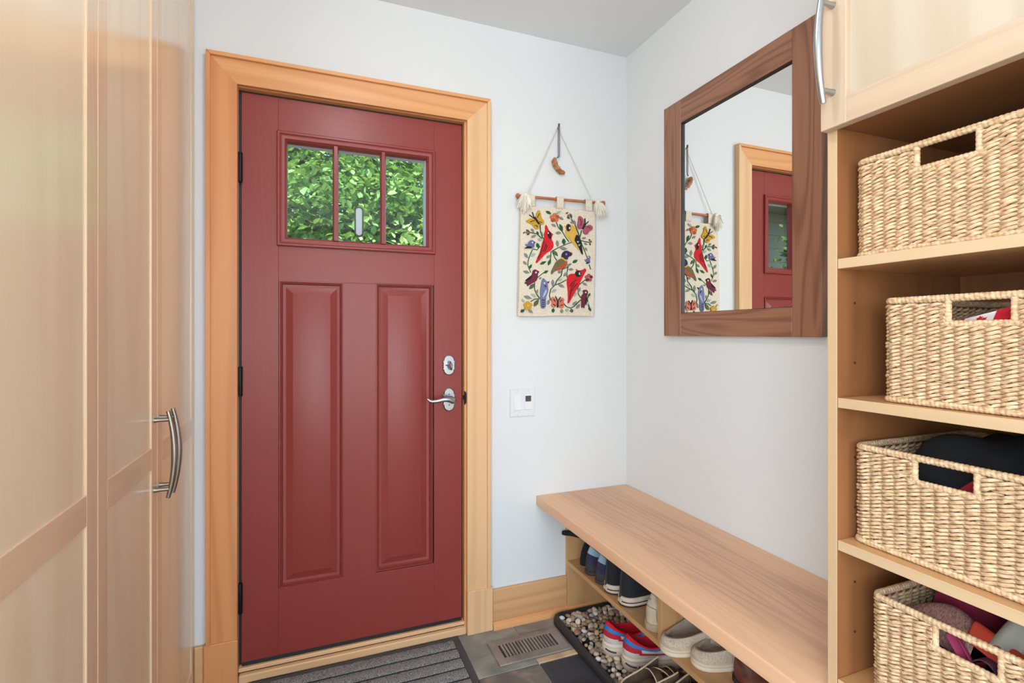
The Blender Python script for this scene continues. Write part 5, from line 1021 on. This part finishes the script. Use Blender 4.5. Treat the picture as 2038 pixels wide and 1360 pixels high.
# ------------------------------------------------------------------ outdoors
gr = MB(); rnd = random.Random(11)
gr.grid([[(x*.5-6, y, max(-.12, (y-1.3)*.62-.12) + (rnd.uniform(-.06, .06) if y > 1 else 0)-(0 if y > .3 else 0)) for x in range(25)] for y in (.18, .6, 1.0, 1.3, 1.8, 2.3, 2.9, 3.5, 4.2, 5., 5.8)])
tag(link('ground', mesh('ground', gr, plain('bark_mulch', (92,70,56), .95, noise=1, nscale=14, col2=(44,34,28), bump=1, bscale=60))), 'brown planted bank rising outside the red door', None, None, 'structure')
wg = MB()
for k in range(26): wg.prism([(1.25, -.1+.115*k), (1.27, -.1+.115*k), (1.262, .013+.115*k), (1.25, .013+.115*k)][::-1], -5.9, -1.85, 'x')
wg.box(-5.9, -1.85, 1.27, 1.35, -.12, 2.9, 0).box(-6, -1.85, .90, 1.4, 2.27, 2.33, 0)
tag(link('wall_outside', mesh('wall_outside', wg, plain('sage_siding', (118,134,118), .8))), 'sage green sided house wing outside beyond the door glass', None, None, 'structure')
LEAFM = [plain('leaf_bright', (172,212,138), .5, noise=.35, nscale=9), plain('leaf_mid', (132,184,104), .5, noise=.35, nscale=9), plain('leaf_deep', (56,98,48), .5, noise=.35, nscale=9)]
for lm in LEAFM:
    b2 = lm.node_tree.nodes['Principled BSDF']; nt_ = lm.node_tree; tr = N(nt_, 'ShaderNodeBsdfTranslucent'); tr.inputs[0].default_value = (.30, .50, .10, 1); mxs = N(nt_, 'ShaderNodeMixShader'); mxs.inputs[0].default_value = .3
    nt_.links.new(b2.outputs[0], mxs.inputs[1]); nt_.links.new(tr.outputs[0], mxs.inputs[2]); nt_.links.new(mxs.outputs[0], nt_.nodes['Material Output'].inputs[0])
def shrub(name, label, cx_, cy_, z0, rx, ry, rz_, n, size, mat, seed, cat='shrub', group=None, clumps=26):
    rnd = random.Random(seed); t = thing(name, label, cat, (cx_, cy_, z0), 0, group)
    cl = []
    for _ in range(clumps):
        while True:
            a = (rnd.uniform(-1, 1), rnd.uniform(-1, 1), rnd.uniform(-1, 1))
            if a[0]**2+a[1]**2+a[2]**2 < 1: break
        cl.append(a)
    mb_ = MB()
    for _ in range(n):
        a = rnd.choice(cl); q = [a[k]+rnd.gauss(0, .17) for k in range(3)]
        c_ = Vector((cx_+q[0]*rx, cy_+q[1]*ry, z0+rz_*.55+q[2]*rz_*.55)); s_ = size*rnd.uniform(.6, 1.35)
        R_ = Matrix.Rotation(rnd.uniform(0, 6.28), 3, 'Z') @ Matrix.Rotation(rnd.gauss(.35, .5), 3, 'X') @ Matrix.Rotation(rnd.gauss(0, .4), 3, 'Y')
        pts = [(0, -.1, 0), (-.34, .25, .10), (-.30, .62, .10), (0, 1, -.06), (.30, .62, .10), (.34, .25, .10), (0, .45, 0)]
        mb_.add([c_+R_ @ (Vector(p)*s_) for p in pts], [(0, 6, 2, 1), (6, 3, 2), (0, 5, 4, 6), (6, 4, 3)])
    part('foliage', mb_, mat, t, smooth=60, kind='stuff', fix=False)
    tk = MB()
    for k in range(7):
        a = rnd.choice(cl); e = Vector((cx_+a[0]*rx*.8, cy_+a[1]*ry*.8, z0+rz_*.55+a[2]*rz_*.4)); b0 = Vector((cx_+rnd.uniform(-.08, .08), cy_+rnd.uniform(-.08, .08), z0-.15)); m_ = (b0+e)/2+Vector((rnd.uniform(-.1, .1), rnd.uniform(-.1, .1), .1))
        tk.tube([b0, m_, e], [.022, .014, .006], 6)
    part('stem', tk, plain('shrub_bark', (84,66,52), .9), t)
    return t
shrub('leafy_shrub', 'bright green broad-leaved shrub behind the first door pane from the hinges', -1.40, 2.7, .95, .55, .40, 1.2, 4200, .055, LEAFM[0], 1)
shrub('leafy_shrub', 'pale green leafy bush behind the third door pane, beside the latch', -.10, 2.65, 1.0, .55, .40, 1.35, 4200, .055, LEAFM[0], 2)
shrub('leafy_shrub', 'dark green low shrub behind the middle and third door panes', -.60, 1.95, .72, .36, .22, .75, 1500, .045, LEAFM[2], 3)
shrub('small_tree', 'tall light green tree arching over the shrubs outside the door', -.85, 3.55, 1.9, 1.35, .42, 1.7, 9000, .075, LEAFM[1], 4, 'tree', clumps=46)
shrub('small_tree', 'deep green tree forming the backdrop outside the door', -.9, 4.95, 1.8, 2.6, .6, 3.2, 12000, .12, LEAFM[2], 5, 'tree', clumps=90)
shrub('twiggy_shrub', 'small dark twiggy plant at the foot of the sage house wing', -2.2, .86, .98, .30, .16, 1.0, 1100, .045, LEAFM[2], 6)
